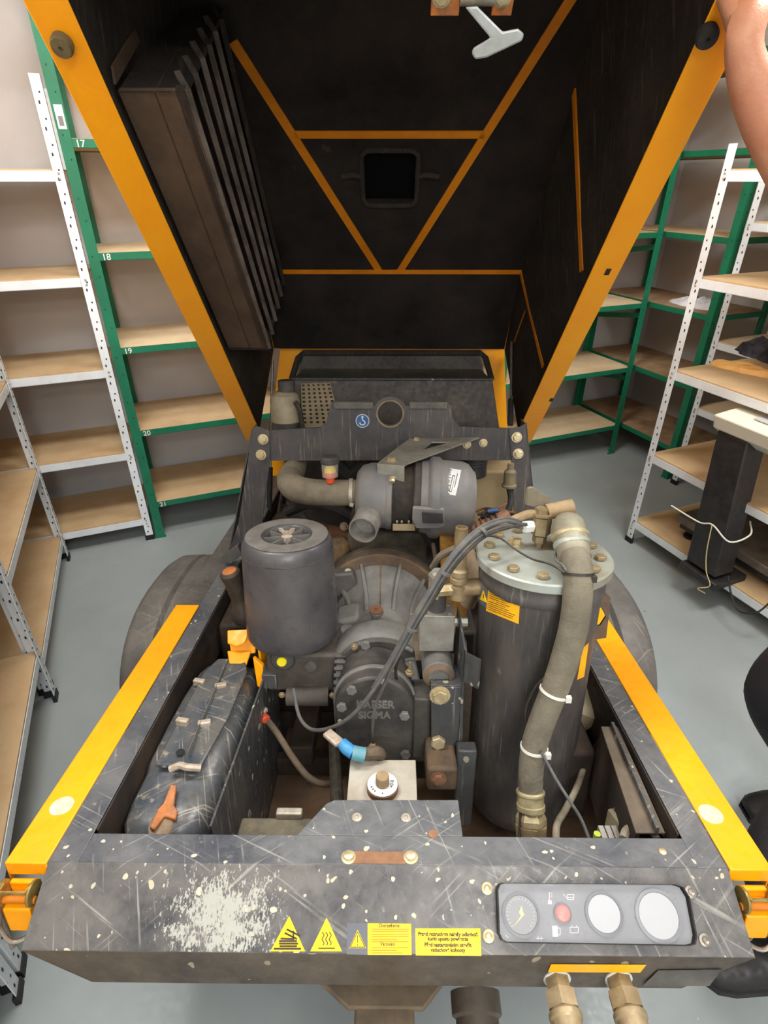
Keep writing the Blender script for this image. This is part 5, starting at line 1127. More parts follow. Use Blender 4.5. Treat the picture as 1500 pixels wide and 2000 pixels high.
# warning stickers on the vessel
def on_ves(u, v, off=0.0008):
    o, d = ray(u, v, MI); o2, d2 = V((o.x - vc.x, o.y - vc.y)), V((d.x, d.y)); r_ = vr + off
    A, B, C_ = d2.dot(d2), 2 * o2.dot(d2), o2.dot(o2) - r_ * r_; t = (-B - math.sqrt(max(0, B * B - 4 * A * C_))) / (2 * A); return o + d * t
def cpatch(name, px, m, parent, off, nx=10, ny=1, th=0.0004, **k):
    c = [V(q) for q in px]
    def g(s_, t): a = c[0].lerp(c[1], s_); b_ = c[3].lerp(c[2], s_); return a.lerp(b_, t)
    b = MB(); F_ = [[on_ves(*g(i / nx, j / ny), off + th) for i in range(nx + 1)] for j in range(ny + 1)]; K_ = [[on_ves(*g(i / nx, j / ny), off) for i in range(nx + 1)] for j in range(ny + 1)]
    rg = [[F_[0][i], F_[-1][i], K_[-1][i], K_[0][i]] for i in range(nx + 1)]
    b.rings(rg); return b.build(name, m, parent, smooth=False, **k)
cpatch('clear_sticker', [(938, 1133), (954, 1147), (951, 1190), (932, 1173)], 'sticker_clear', ves, 0.0004, 4)
vs = cpatch('warning_sticker', [(954, 1146), (1016, 1166), (1013, 1219), (949, 1193)], 'sticker_amber', ves, 0.0004, 10, label='amber warning sticker with small text on the vessel')
rnd = random.Random(4)
for k in range(11):
    t = 0.10 + k * 0.078; x0_ = 0.04 + (0.25 if k in (0, 5) else 0); x1_ = x0_ + (0.4 if k in (0, 5) else rnd.uniform(0.5, 0.86))
    c = [V(q) for q in ((954, 1146), (1016, 1166), (1013, 1219), (949, 1193))]
    def g(s_, t): a = c[0].lerp(c[1], s_); b_ = c[3].lerp(c[2], s_); return a.lerp(b_, t)
    o = cpatch('fine_print', [g(x0_, t), g(x1_, t), g(x1_, t + 0.022), g(x0_, t + 0.022)], 'ink', vs, 0.0009, 6, th=0.0002); o['kind'] = 'stuff'
wt = cpatch('warning_sign', [(944, 1152.5), (944.6, 1153), (952, 1178), (935, 1170)], 'sticker_yellow', ves, 0.0009, 4)
cpatch('exclamation_mark', [(943.4, 1160), (944.6, 1160.4), (944.6, 1168), (943.4, 1167.5)], 'ink', wt, 0.0014, 2)
cpatch('warning_sticker', [(1138, 1266), (1150, 1255), (1141, 1322), (1127, 1328)], 'sticker_amber', ves, 0.0004, 4, label='narrow amber sticker behind the hose')
# brackets of the vessel
b = MB(); yb_ = 1.02
P = [L(1156, 1168, y=yb_), L(1192, 1170, y=yb_), L(1184, 1247, y=yb_), L(1160, 1250, y=yb_)]
hc, hr = L(1170, 1205, y=yb_), 0.014
ring_o = [L(u, v, y=yb_) for u, v in ((1152, 1180), (1158, 1168), (1176, 1169), (1192, 1171), (1189, 1205), (1184, 1246), (1170, 1248), (1152, 1252))]
ring_i = [hc + V((math.cos(a) * hr, 0, math.sin(a) * hr * 1.6)) for a in [math.atan2(p.z - hc.z, p.x - hc.x) for p in ring_o]]
b.rings([ring_i, ring_o, [p + V((0, 0.005, 0)) for p in ring_o], [p + V((0, 0.005, 0)) for p in ring_i]], cap=False, close=True)
b.build('lifting_bracket', 'rusty_bracket', ves, smooth=False, label='dark rusty bracket with round hole')
MB().prism([ring_o[1], ring_o[3], ring_o[3] + V((-0.03, 0.12, 0.0)), ring_o[1] + V((-0.02, 0.12, 0))], (0, 0, 0.005)).build('bracket_flange', 'rusty_bracket', ves, smooth=False)
cl_ = [L(898, 1226, y=0.965), L(904, 1227, y=0.965), L(915, 1270, y=0.955), L(937, 1276, y=0.945)]
b = MB(); hz_ = -0.075
P = [V((p.x, p.y, 0)) for p in (L(900, 1300, y=1.02), L(902, 1300, y=0.985), L(908, 1300, y=0.945), L(936, 1300, y=0.925))]
zt_, zb2 = L(905, 1275, y=0.95).z, L(905, 1330, y=0.95).z
path = [(-0.008 + P[0].x, 1.06), (P[0].x, 0.985), (P[2].x, 0.948), (P[3].x, 0.925)]
for (a_, c_) in zip(path, path[1:]):
    b.prism([(a_[0], a_[1], zt_), (c_[0], c_[1], zt_), (c_[0] + 0.004, c_[1] + 0.004, zt_), (a_[0] + 0.004, a_[1] + 0.004, zt_)], (0, 0, zb2 - zt_))
b.build('vessel_clamp', 'frame_black', ves, label='folded black clamp strap')
b = MB()
pa_ = L(905, 1330, y=0.98)
b.prism([(P[0].x - 0.010, 1.06, zt_ + 0.04), (P[0].x - 0.004, 0.96, zt_ + 0.0), (P[0].x - 0.004, 0.96, -0.145), (P[0].x - 0.010, 1.06, -0.145)], (0.004, 0, 0)); b.build('vessel_bracket', 'frame_black', ves)
b = MB(); fpts = [L(893, 1460, y=0.94), L(928, 1466, y=0.93)]
b.box((fpts[0].x, 0.93, -0.30), (fpts[1].x + 0.005, 0.96, fpts[0].z)); b.build('vessel_foot', 'frame_black', ves, bev=0.004)
b = MB(); q = L(866, 1522, y=0.90); b.box(q + V((-0.035, 0, -0.035)), q + V((0.03, 0.10, 0.03))); fo = b.build('foot_bracket', 'rusty_bracket', comp, bev=0.008, label='rust-brown foot bracket with bolt'); hexbolt(L(856, 1521, y=0.899), (0, -1, 0.1), 0.013, 0.008, fo, 'rust_light')
# ---------------- thermostat plate with dial behind the front tab
zz = -0.045
P = [L(684, 1484, z=zz), L(812, 1484, z=zz), L(815, 1566, z=zz), L(677, 1566, z=zz)]
reg = MB().prism(P, (0, 0, -0.05)).build('valve_plate', 'plate_white', comp, bev=0.0015, label='off-white square plate carrying the dial')
dc = L(747, 1534, z=zz + 0.012)
b = MB(); b.lathe([(0.029, -0.012), (0.030, -0.010), (0.030, 0.001), (0.0285, 0.003)], dc, (0, 0, 1), 40); di = b.build('dial_base', 'rust_light', reg)
MB().lathe([(0.0288, 0.0028), (0.0288, 0.0038), (0.012, 0.0044)], dc, (0, 0, 1), 40).build('dial_ring', 'plate_white2', reg, label='white ring with printed marks')
MB().lathe([(0.013, 0.003), (0.0125, 0.024), (0.011, 0.026)], dc, (0, 0, 1), 24).build('dial_knob', 'cable_sand', reg, label='tan round knob')
text('+0-8', 0.010, 'ink', reg, dc + V((0.020, -0.010, 0.0042)), (0.1, 1, 0), (-1, 0.1, 0), name='dial_marks', ext=0.0002)
for a in (200, 215, 230, 270): 
    d = V((math.cos(R(a)), math.sin(R(a)), 0)); n = V((-d.y, d.x, 0)) * 0.001; q = dc + V((0, 0, 0.0040))
    MB().prism([q + d * 0.020 - n, q + d * 0.0235 - n, q + d * 0.0235 + n, q + d * 0.020 + n], (0, 0, 0.0003)).build('dial_mark', 'ink', reg, smooth=False)
# ---------------- battery leads with clamps
def clampy(name, pts, r, m, parent=comp, **k): return MB().tube(pts, r, 10).build(name, m, parent, **k)
lead1 = clampy('battery_lead', [L(515, 1398, z=-0.10), L(540, 1430, z=-0.12), L(572, 1480, z=-0.15), L(605, 1520, z=-0.18), L(640, 1532, z=-0.20), L(665, 1520, z=-0.23)], 0.0075, 'hose_mud', label='brown battery lead with red-collared terminal')
p_ = L(513, 1396, z=-0.095); MB().lathe([(0.0105, 0), (0.0105, 0.010), (0.008, 0.012)], p_ + V((0.004, -0.004, -0.004)), (0.5, -0.6, 0.0), 20).build('red_collar', 'red_plastic', lead1)
MB().prism([p_ + V((-0.016, -0.004, 0)), p_ + V((-0.012, 0.012, 0)), p_ + V((0.004, 0.016, 0)), p_ + V((0.012, 0.010, 0)), p_ + V((0.004, -0.002, 0)), p_ + V((-0.006, -0.010, 0))], (0, 0, 0.012)).build('terminal_clamp', 'lead', lead1, bev=0.003)
lead2 = clampy('battery_lead', [L(680, 1462, z=-0.02), L(700, 1470, z=-0.02), L(715, 1472, z=-0.025), L(738, 1471, z=-0.03), L(745, 1480, z=-0.06)], [0.010, 0.012, 0.0125, 0.014, 0.013], 'hose_mud', label='lead with a blue sleeve and bare terminal')
MB().tube([L(668, 1452, z=-0.01), L(678, 1462, z=-0.012), L(690, 1471, z=-0.016)], [0.012, 0.0135, 0.0125], 14).build('blue_sleeve', 'blue_plastic', lead2)
MB().cyl(L(688, 1470, z=-0.015), L(713, 1475, z=-0.02), 0.0145, seg=16).build('blue_band', 'blue_dusty', lead2)
pA, pB = L(638, 1434, z=-0.005), L(664, 1456, z=-0.008); d_ = (pB - pA).normalized(); n_ = d_.cross(V((0, 0, 1))).normalized() * 0.011
MB().prism([pA - n_, pB - n_, pB + n_, pA + n_], (0, 0, 0.010)).build('terminal_clamp', 'lead', lead2, bev=0.003)
clampy('drain_hose', [L(652, 1425, z=-0.20), L(655, 1500, z=-0.17), L(660, 1575, z=-0.13), L(668, 1600, z=-0.12)], 0.014, 'cable_black')
# ---------------- cable bundle from the lid down to the front
ty = [(1016, 1024), (985, 1018), (940, 1035), (900, 1070), (865, 1115), (835, 1165), (800, 1225), (765, 1290), (728, 1350), (690, 1395), (650, 1420), (610, 1425), (585, 1400), (573, 1345)]
yy = [1.02, 1.00, 0.97, 0.95, 0.94, 0.93, 0.92, 0.92, 0.92, 0.93, 0.95, 0.99, 1.03, 1.08]
bun = clampy('control_line', [L(u, v, y=y_) for (u, v), y_ in zip(ty, yy)], 0.0042, 'cable_grey', label='grey control line in a long curve across the air-end')
clampy('control_line', [L(u + 4, v + 8, y=y_) for (u, v), y_ in zip(ty[:8], yy)] + [L(735, 1375, y=0.935), L(728, 1420, y=0.94), L(729, 1450, y=0.96)], 0.0036, 'cable_grey')
clampy('control_line', [L(1030, 1024, y=1.0)] + [L(u + 10, v + 12 - min(6, k), y=y_) for k, ((u, v), y_) in enumerate(zip(ty[1:6], yy[1:6]))] + [L(806, 1232, y=0.925), L(775, 1295, y=0.94), L(774, 1330, y=1.0)], 0.0034, 'cable_black')
clampy('control_line', [L(u - 1, v - 6, y=y_ + 0.004) for (u, v), y_ in zip(ty[:9], yy)], 0.003, 'cable_grey')
clampy('sensor_wire', [L(948, 1046, y=0.965), L(975, 1050, y=0.95), L(1010, 1075, y=0.93), L(1040, 1092, y=0.91), L(1075, 1102, y=0.88), L(1102, 1118, y=0.865)], 0.0020, 'cable_black')
clampy('sensor_wire', [np_ + V((-0.008, 0.006, 0.014)), L(1085, 1092, y=0.93), L(1098, 1103, y=0.89), L(1106, 1115, y=0.87)], 0.0024, 'cable_grey')
clampy('sensor_wire', [L(1058, 1470, y=0.80), L(1085, 1520, y=0.78), L(1110, 1560, y=0.76), L(1135, 1600, y=0.745), L(1152, 1642, y=0.72)], 0.0030, 'cable_grey')
clampy('sensor_wire', [L(1040, 1465, y=0.82), L(1022, 1500, y=0.82), L(1018, 1560, y=0.80), L(1014, 1640, y=0.76)], 0.0026, 'cable_black')
clampy('sensor_wire', [L(1066, 1322, y=0.86), L(1045, 1345, y=0.87), L(1028, 1385, y=0.87), L(1030, 1420, y=0.86), L(1036, 1440, y=0.84)], 0.0030, 'cable_black')
for i in (2, 4, 6):
    p_ = L(ty[i][0] + 4, ty[i][1] + 4, y=yy[i]); d_ = (L(ty[i + 1][0], ty[i + 1][1], y=yy[i + 1]) - L(ty[i][0], ty[i][1], y=yy[i])).normalized()
    MB().lathe([(0.010, -0.003), (0.0115, -0.003), (0.0115, 0.003), (0.010, 0.003)], p_, d_, 16).build('cable_tie', 'cable_grey', bun)
# ---------------- right-hand compartment: rail, terminal blocks, hoses
MB().prism([(0.452, 0.94, -0.02), (0.488, 0.94, -0.02), (0.475, 0.69, -0.02), (0.425, 0.69, -0.02)], (0, 0, 0.004)).build('inner_rail', 'rail_brown', comp, bev=0.001)
MB().prism([(0.452, 0.94, -0.02), (0.425, 0.69, -0.02), (0.425, 0.69, -0.20), (0.452, 0.94, -0.20)], (0.004, 0, 0)).build('rail_side', 'dark_inside', comp)
MB().prism([(0.472, 0.94, -0.016), (0.478, 0.94, -0.016), (0.463, 0.69, -0.016), (0.457, 0.69, -0.016)], (0, 0, 0.012)).build('rail_lip', 'frame_black', comp)
q = L(1190, 1520, z=-0.12); rb_ = MB().box(q + V((-0.022, -0.02, -0.07)), q + V((0.022, 0.025, 0))).build('relay_box', 'casting_dark', comp, bev=0.003)
for dx in (-0.008, 0.004): MB().tube([q + V((dx, 0, 0)), q + V((dx, 0.01, 0.02)), q + V((dx + 0.004, 0.03, 0.03)), q + V((dx + 0.008, 0.04, 0.02))], 0.0028, 6).build('relay_wire', 'indicator_yellow' if dx < 0 else 'cable_black', rb_)
q = L(1212, 1605, z=-0.08)
for k in range(3):
    m4 = Matrix.Translation(q + V((k * 0.012, k * 0.004, 0))) @ Matrix.Rotation(R(18), 4, 'Z'); MB().box((-0.005, -0.022, -0.05), (0.005, 0.03, 0.0), m4).build('terminal_block', 'fuse_beige', comp, bev=0.001)
q = L(1192, 1625, z=-0.07)
for k in range(3):
    MB().box(q + V((-0.018 + k * 0.012, -0.014, -0.03)), q + V((-0.008 + k * 0.012, 0.014, 0))).build('connector', 'alu', comp, bev=0.001)
MB().lathe([(0.006, 0), (0.006, 0.01)], L(1165, 1636, z=-0.06), (0, 0, 1), 12).build('green_plug', 'green_lime', comp)
clampy('wire_hose', [L(1218, 1640, z=-0.05), L(1226, 1622, z=-0.05), L(1255, 1612, z=-0.045), L(1290, 1618, z=-0.045), L(1312, 1640, z=-0.05)], 0.0085, 'hose_beige')
clampy('wire_hose', [L(1232, 1642, z=-0.06), L(1245, 1622, z=-0.05), L(1265, 1618, z=-0.04), L(1284, 1640, z=-0.04)], 0.0065, 'hose_beige')
clampy('wire_hose', [L(1147, 1470, z=-0.15), L(1130, 1530, z=-0.15), L(1105, 1580, z=-0.14), L(1088, 1610, z=-0.12), L(1086, 1645, z=-0.10)], 0.0068, 'hose_beige')
MB().lathe([(0.05, -0.05), (0.056, 0.0), (0.05, 0.03), (0.03, 0.034)], L(1135, 1375, z=-0.10), (0.3, -0.4, 1), 28).build('oil_filter', 'bottle', comp)
clampy('bay_pipe', [L(1160, 1345, z=-0.06), L(1172, 1390, z=-0.08), L(1175, 1440, z=-0.12), L(1150, 1480, z=-0.16)], 0.008, 'hose_mud')
MB().box((0.40, 0.95, -0.30), (0.46, 1.5, -0.10)).build('side_duct', 'dark_inside', comp, bev=0.01)
# ============================================================ lifting bail over the engine
yB = 1.75
def B(u, v, dy=0.0): return L(u, v, y=yB + dy)
hc = B(762, 808); hrad = 0.040
def arc(a0, a1, n=12, r=None): return [hc + V((math.cos(R(a0 + (a1 - a0) * k / n)) * (r or hrad), 0, math.sin(R(a0 + (a1 - a0) * k / n)) * (r or hrad))) for k in range(n + 1)]
eo = 0.054
left = [B(504, 900), B(502, 842), B(627, 835), B(637, 826), B(645, 790), B(652, 785)]
left.append(V((hc.x + math.cos(R(152)) * eo, yB, hc.z + math.sin(R(152)) * eo)))
left += arc(140, 90, 6, eo) + arc(90, 270, 16)
left.append(V((hc.x, yB, B(762, 899).z)))
right = [V((hc.x, yB, B(762, 899).z))] + arc(270, 450, 16) + arc(90, 40, 6, eo) + [V((hc.x + math.cos(R(28)) * eo, yB, hc.z + math.sin(R(28)) * eo)), B(872, 784), B(878, 790), B(885, 818), B(897, 833), B(1000, 837), B(1004, 899)]
b = MB(); b.prism(left, (0, 0.008, 0)); b.prism(right, (0, 0.008, 0)); bmesh.ops.remove_doubles(b.bm, verts=b.bm.verts, dist=1e-5)
bail = b.build('lifting_bail', 'bail_black', comp, smooth=False, label='black steel lifting bail with round eye, spanning two posts')
MB().lathe([(hrad - 0.001, -0.002), (hrad + 0.004, -0.003), (hrad + 0.004, 0.0), (hrad - 0.001, 0.010)], hc, (0, 1, 0), 40, cap=False).build('eye_rim', 'mud', bail)
for (u0, u1) in ((652, 729), (800, 873)):
    p0, p1 = B(u0, 784), B(u1, 784)
    f_ = MB().box((p0.x, yB - 0.010, p0.z - 0.022), (p1.x, yB + 0.012, p0.z - 0.001)).build('edge_guard', 'rubber_dusty', bail, bev=0.003)
    b = MB(); k = p0.x + 0.004
    while k < p1.x - 0.004: b.box((k, yB - 0.0125, p0.z - 0.020), (k + 0.0025, yB - 0.0095, p0.z - 0.003)); k += 0.0055
    flat(b.build('guard_ribs', 'rubber_dusty', f_, smooth=False))
# round blue hook sign
sc0 = B(708, 822)
sg = MB().lathe([(0.0215, 0), (0.0215, 0.0008)], sc0 + V((0, -0.0003, 0)), (0, -1, 0), 36).build('hook_sign', 'label_white', bail, label='round blue sign with white crane hook')
MB().lathe([(0.0195, 0.0008), (0.0195, 0.0013)], sc0 + V((0, -0.0003, 0)), (0, -1, 0), 36).build('sign_field', 'blue_sign', sg)
hk = [(0, 0.013), (0, 0.004), (0.0035, 0.001), (0.0075, -0.004), (0.0055, -0.0105), (-0.001, -0.0125), (-0.007, -0.010), (-0.0085, -0.005)]
MB().tube([sc0 + V((x, -0.0018, z)) for x, z in hk], 0.0019, 6).build('hook_symbol', 'label_white', sg)
MB().lathe([(0.0034, 0), (0.0034, 0.001)], sc0 + V((0, -0.0014, 0.0125)), (0, -1, 0), 14).build('hook_ring', 'label_white', sg)
# posts (folded channels)
def post(px, fold, name='bail_post'):
    P = [B(u, v, -0.006) for u, v in px]
    b = MB(); b.prism(P, (0, 0.006, 0)); b.prism([B(*fold[0], -0.006), B(*fold[1], -0.006), B(*fold[1], -0.006) + V((0, 0.07, 0)), B(*fold[0], -0.006) + V((0, 0.07, 0))], (0.005 if fold[0][0] < 700 else -0.005, 0, 0))
    return b.build(name, 'bail_black', comp, bev=0.001)
pl_ = post([(491, 840), (500, 832), (527, 842), (527, 906), (519, 960), (507, 1078), (446, 1080), (466, 1020), (484, 900)], ((491, 838), (446, 1080)))
pr_ = post([(994, 838), (1016, 834), (1029, 826), (1036, 900), (1043, 975), (1054, 1078), (1000, 1078), (1004, 990), (999, 900)], ((1029, 828), (1054, 1078)))
for (u, v) in ((514, 858), (510, 888), (1009, 854), (1012, 886)):
    hexbolt(B(u, v, -0.0065), (0, -1, 0.08), 0.0125, 0.012, bail, 'bolt_yellow', washer=True)
for (u, v, r_) in ((944, 865, 0.010), (912, 868, 0.010)): hexbolt(B(u, v, -0.0005), (0, -1, 0.05), r_, 0.008, bail, 'bolt_yellow')
# ============================================================ air cleaner
zc = 0.292; yc_ = 1.50
def xl(prof, m, name, parent, y=yc_, z=zc, tilt=(1, -0.05, -0.02), **k):
    x0 = prof[0][1]; d = V(tilt).normalized(); return MB().lathe([(r, x - x0) for r, x in prof], V((x0, y - 0.05 * (x0 - 0.08), z - 0.02 * (x0 - 0.08))), d, 56).build(name, m, parent, **k)
cl = xl([(0.030, -0.092), (0.066, -0.088), (0.084, -0.074), (0.092, -0.05), (0.093, 0.0), (0.092, 0.012), (0.086, 0.014)], 'cleaner', 'air_cleaner', comp, sharp=40, label='grey plastic air cleaner lying across the engine')
xl([(0.088, 0.010), (0.088, 0.078)], 'engine_dark', 'cleaner_band', cl)
xl([(0.094, -0.004), (0.096, 0.0), (0.096, 0.012), (0.092, 0.014)], 'cleaner', 'clamp_ring', cl); xl([(0.092, 0.070), (0.098, 0.074), (0.098, 0.088), (0.094, 0.092)], 'housing_brown', 'clamp_ring', cl)
cup = xl([(0.094, 0.088), (0.101, 0.092), (0.104, 0.110), (0.114, 0.118), (0.116, 0.124), (0.116, 0.140), (0.110, 0.146), (0.107, 0.150), (0.105, 0.205), (0.098, 0.222), (0.080, 0.236), (0.078, 0.240), (0.074, 0.241), (0.070, 0.236), (0.0, 0.236)], 'cleaner', 'cleaner_cup', cl, sharp=35)
def on_x(u, v, r, off=0.0):          # point of view ray on the cleaner's barrel
    o, d = ray(u, v, MI); p = V((0.18, yc_ - 0.005, zc - 0.002)); ax_ = V((1, -0.05, -0.02)).normalized()
    o2 = (o - p) - ax_ * (o - p).dot(ax_); d2 = d - ax_ * d.dot(ax_); rr_ = r + off
    A, B_, C_ = d2.dot(d2), 2 * o2.dot(d2), o2.dot(o2) - rr_ * rr_; t = (-B_ - math.sqrt(max(0, B_ * B_ - 4 * A * C_))) / (2 * A); return o + d * t
def xpatch(name, px, m, parent, off, n=10, th=0.0005, **k):
    c = [V(q) for q in px]; rg = []
    for j in range(n + 1):
        a, b2 = c[0].lerp(c[3], j / n), c[1].lerp(c[2], j / n)
        rg.append([on_x(*a, 0.1055, off + th), on_x(*b2, 0.1055, off + th), on_x(*b2, 0.1055, off), on_x(*a, 0.1055, off)])
    return MB().rings(rg).build(name, m, parent, smooth=False, **k)
lb = xpatch('data_label', [(864, 912), (901, 918), (890, 968), (851, 962)], 'label_white', cl, 0.0005, label='white data label on the cleaner cup')
o = xpatch('label_frame', [(884, 928), (889, 929), (882, 961), (877, 960)], 'ink', lb, 0.0012, th=0.0002); xpatch('label_frame', [(885, 930), (888, 930.5), (881.4, 959.5), (878.3, 959)], 'label_white', lb, 0.0016, th=0.0002)
for (u0, sh_) in ((868, 0), (873, 1), (893, 2)):
    o = xpatch('label_print', [(u0, 924), (u0 + 1.6, 924.4), (u0 - 4.5, 952), (u0 - 6.1, 951.6)], 'ink_faded2', lb, 0.0012, th=0.0002); o['kind'] = 'stuff'
# clips
q = on_x(838, 1010, 0.112)
b = MB(); b.prism([on_x(806, 992, 0.118), on_x(868, 995, 0.116), on_x(868, 1030, 0.120), on_x(850, 1034, 0.122), on_x(812, 1033, 0.122), on_x(805, 1015, 0.121)], (0, 0.010, 0.004)); b.build('cup_latch', 'cleaner', cl, bev=0.003)
b = MB(); b.prism([on_x(824, 1000, 0.1225), on_x(865, 1002, 0.121), on_x(866, 1022, 0.124), on_x(826, 1022, 0.125)], (0, 0.004, 0.0)); b.build('latch_recess', 'plastic_black', cl, bev=0.002)
b = MB()
p0, p1 = V((0.012, yc_ - 0.083, zc - 0.055)), V((0.074, yc_ - 0.086, zc - 0.057))
b.box(p0 + V((0, -0.006, -0.012)), p1 + V((0, 0.004, 0.010))); b.build('strap_bracket', 'guard_beige', cl, bev=0.002)
for k in range(4): MB().lathe([(0.003, 0), (0.003, 0.008)], p0 + V((0.012 + 0.013 * k + (0.006 if k > 1 else 0), -0.004, 0.012)), (0, -0.6, 0.8), 10).build('strap_screw', 'bolt_grey', cl)
s0, s1 = V((-0.035, 1.455, 0.225)), V((-0.052, 1.375, 0.165))
s0 = L(722, 1008, y=1.44); s1 = L(711, 1043, y=1.37)
dd = (s1 - s0).normalized(); ln_ = (s1 - s0).length
MB().lathe([(0.0385, -0.03), (0.0385, ln_), (0.035, ln_), (0.034, ln_ - 0.045), (0.0, ln_ - 0.046)], s0, (dd + V((-0.12, -0.35, 0.1))).normalized(), 36).build('intake_stub', 'stub_grey', cl, sharp=30, label='open grey intake stub')
# mounting plate from bail to cleaner
def Z4(u, v, z=0.402): return L(u, v, z=z)
o1 = [Z4(736, 905), Z4(800, 856), Z4(936, 854), Z4(796, 905), Z4(790, 909)]
cut_ = [Z4(823, 879), Z4(843, 863), Z4(882, 863)]
b = MB()
b.prism([o1[0], o1[1], cut_[1], cut_[0]], (0, 0, -0.004)); b.prism([o1[1], o1[2], cut_[2], cut_[1]], (0, 0, -0.004)); b.prism([o1[2], o1[3], cut_[0], cut_[2]], (0, 0, -0.004)); b.prism([o1[3], o1[4], o1[0], cut_[0]], (0, 0, -0.004))
b.prism([o1[0], o1[4], o1[4] + V((0.0, -0.004, -0.045)), o1[0] + V((0.004, -0.004, -0.045))], (0, 0.004, 0))
mp_ = b.build('cleaner_bracket', 'bracket_grey', comp, smooth=False, label='grey triangular bracket plate with cut-out')
hexbolt(Z4(765, 900), (0, 0, 1), 0.012, 0.010, mp_, 'bolt_yellow'); hexbolt(Z4(813, 859), (0, 0, 1), 0.009, 0.008, mp_, 'bolt_yellow'); hexbolt(L(766, 934, y=yc_ - 0.085), (0, -0.6, -0.6), 0.008, 0.012, mp_, 'bolt_yellow')
# intake pipe
pp = [L(580, 890, y=1.86), L(575, 915, y=1.78), L(566, 938, y=1.66), L(580, 955, y=1.57), L(625, 962, y=1.53), L(690, 962, y=1.50), L(715, 962, y=1.50)]
pipe = MB().tube(pp, [0.038, 0.038, 0.040, 0.040, 0.038, 0.037, 0.037], 28).build('intake_pipe', 'grey_pipe', comp, label='dusty grey bent intake pipe')
MB().lathe([(0.0375, -0.006), (0.041, -0.005), (0.041, 0.005), (0.0375, 0.006)], L(686, 962, y=1.50), (1, 0, 0), 32).build('hose_clamp', 'bolt_grey', pipe)
MB().cyl(L(683, 985, y=1.455), L(690, 987, y=1.455), 0.007, seg=10).build('clamp_screw', 'bolt_grey', pipe)
# service indicator
ib = L(645, 930, y=1.50); ih = 0.058
ind = MB().lathe([(0.012, -0.018), (0.012, 0.0)], ib, (0, 0, 1), 20).build('service_indicator', 'indicator_red', comp, label='clear service indicator cup with yellow and red inside')
MB().lathe([(0.0225, 0.0), (0.0245, ih * 0.8)], ib, (0, 0, 1), 32).build('clear_cup', 'clear_plastic', ind)
MB().lathe([(0.019, 0.002), (0.019, 0.008), (0.016, 0.014)], ib, (0, 0, 1), 24).build('red_band', 'indicator_red', ind)
MB().lathe([(0.017, 0.013), (0.015, 0.022), (0.010, 0.032), (0.008, 0.036)], ib, (0, 0, 1), 24).build('yellow_plunger', 'indicator_yellow', ind)
MB().lathe([(0.0250, ih * 0.66), (0.0265, ih * 0.70), (0.0265, ih * 0.90), (0.022, ih * 1.0), (0.010, ih * 1.06)], ib, (0, 0, 1), 32).build('indicator_cap', 'casting_dark', ind)
# ============================================================ engine behind the air-end
eng = MB()
p0, p1 = L(678, 1040, y=1.50), L(832, 1118, y=1.50)
eng.box((p0.x, 1.50, -0.16), (p1.x, 2.02, p0.z + 0.0))
engine = eng.build('engine_block', 'engine_grime', comp, bev=0.012, label='grimy brown engine block')
b = MB(); q0, q1 = L(700, 1092, y=1.475), L(800, 1100, y=1.475)
b.prism([(q0.x - 0.01, 1.46, q0.z + 0.005), (q0.x + 0.02, 1.46, q0.z + 0.03), (q0.x + 0.05, 1.46, q0.z + 0.018), (q1.x - 0.05, 1.46, q0.z + 0.018), (q1.x - 0.02, 1.46, q0.z + 0.03), (q1.x + 0.012, 1.46, q0.z + 0.005), (q1.x + 0.03, 1.46, q0.z - 0.05), (q0.x - 0.03, 1.46, q0.z - 0.05)], (0, 0.05, 0))
b.build('bell_housing', 'engine_rusty', engine, bev=0.008)
for k in range(4): 
    x = p0.x + 0.035 + k * 0.05; MB().box((x - 0.014, 1.54, p0.z), (x + 0.014, 1.95, p0.z + 0.03)).build('valve_cover', 'engine_dark', engine, bev=0.008)
MB().tube([L(600, 1030, y=1.75), L(640, 1040, y=1.66), L(670, 1048, y=1.60), L(700, 1050, y=1.56)], 0.030, 16).build('exhaust_manifold', 'rust', engine, label='rusty exhaust manifold')
for (u, v) in ((672, 1028), (672, 1062)): hexbolt(L(u, v, y=1.56), (-0.2, -1, 0.2), 0.010, 0.012, engine, 'mud')
MB().lathe([(0.034, 0), (0.040, 0.02), (0.040, 0.07), (0.022, 0.09)], L(665, 1108, y=1.50), (-0.1, 0.3, 1), 20).build('starter_motor', 'engine_rusty', engine)
b = MB(); q = L(667, 1138, y=1.36); b.prism([q + V((-0.055, 0, 0.02)), q + V((0.03, 0, 0.03)), q + V((0.045, 0, -0.01)), q + V((-0.02, 0, -0.055)), q + V((-0.06, 0, -0.05))], (0, 0.04, 0)); b.build('starter_bracket', 'casting_dark', engine, bev=0.006)
MB().lathe([(0.009, 0), (0.009, 0.012)], L(680, 1120, y=1.38), (0, -0.5, 1), 14).build('stud', 'bolt_grey', engine)
# dark shroud and radiator fan behind
MB().box((-0.40, 2.10, -0.26), (0.40, 2.128, L(700, 880, y=2.1).z)).build('fan_shroud', 'engine_dark', comp, bev=0.004)
hosez = [([(560, 1000), (600, 985), (650, 990), (690, 1010)], 1.75, 0.018, 'rubber'), ([(660, 905), (685, 930), (700, 920), (720, 905)], 1.85, 0.024, 'rubber'), ([(545, 1000), (552, 960), (560, 930)], 1.7, 0.006, 'cable_black'),
         ([(845, 1060), (850, 1100), (842, 1150)], 1.45, 0.006, 'hose_mud'), ([(830, 1040), (850, 1080), (870, 1150), (860, 1190)], 1.5, 0.010, 'rubber'), ([(590, 1005), (610, 1040), (620, 1090)], 1.6, 0.012, 'rubber')]
for px, y_, r_, m_ in hosez: clampy('engine_hose', [L(u, v, y=y_ - 0.02 * k) for k, (u, v) in enumerate(px)], r_, m_)
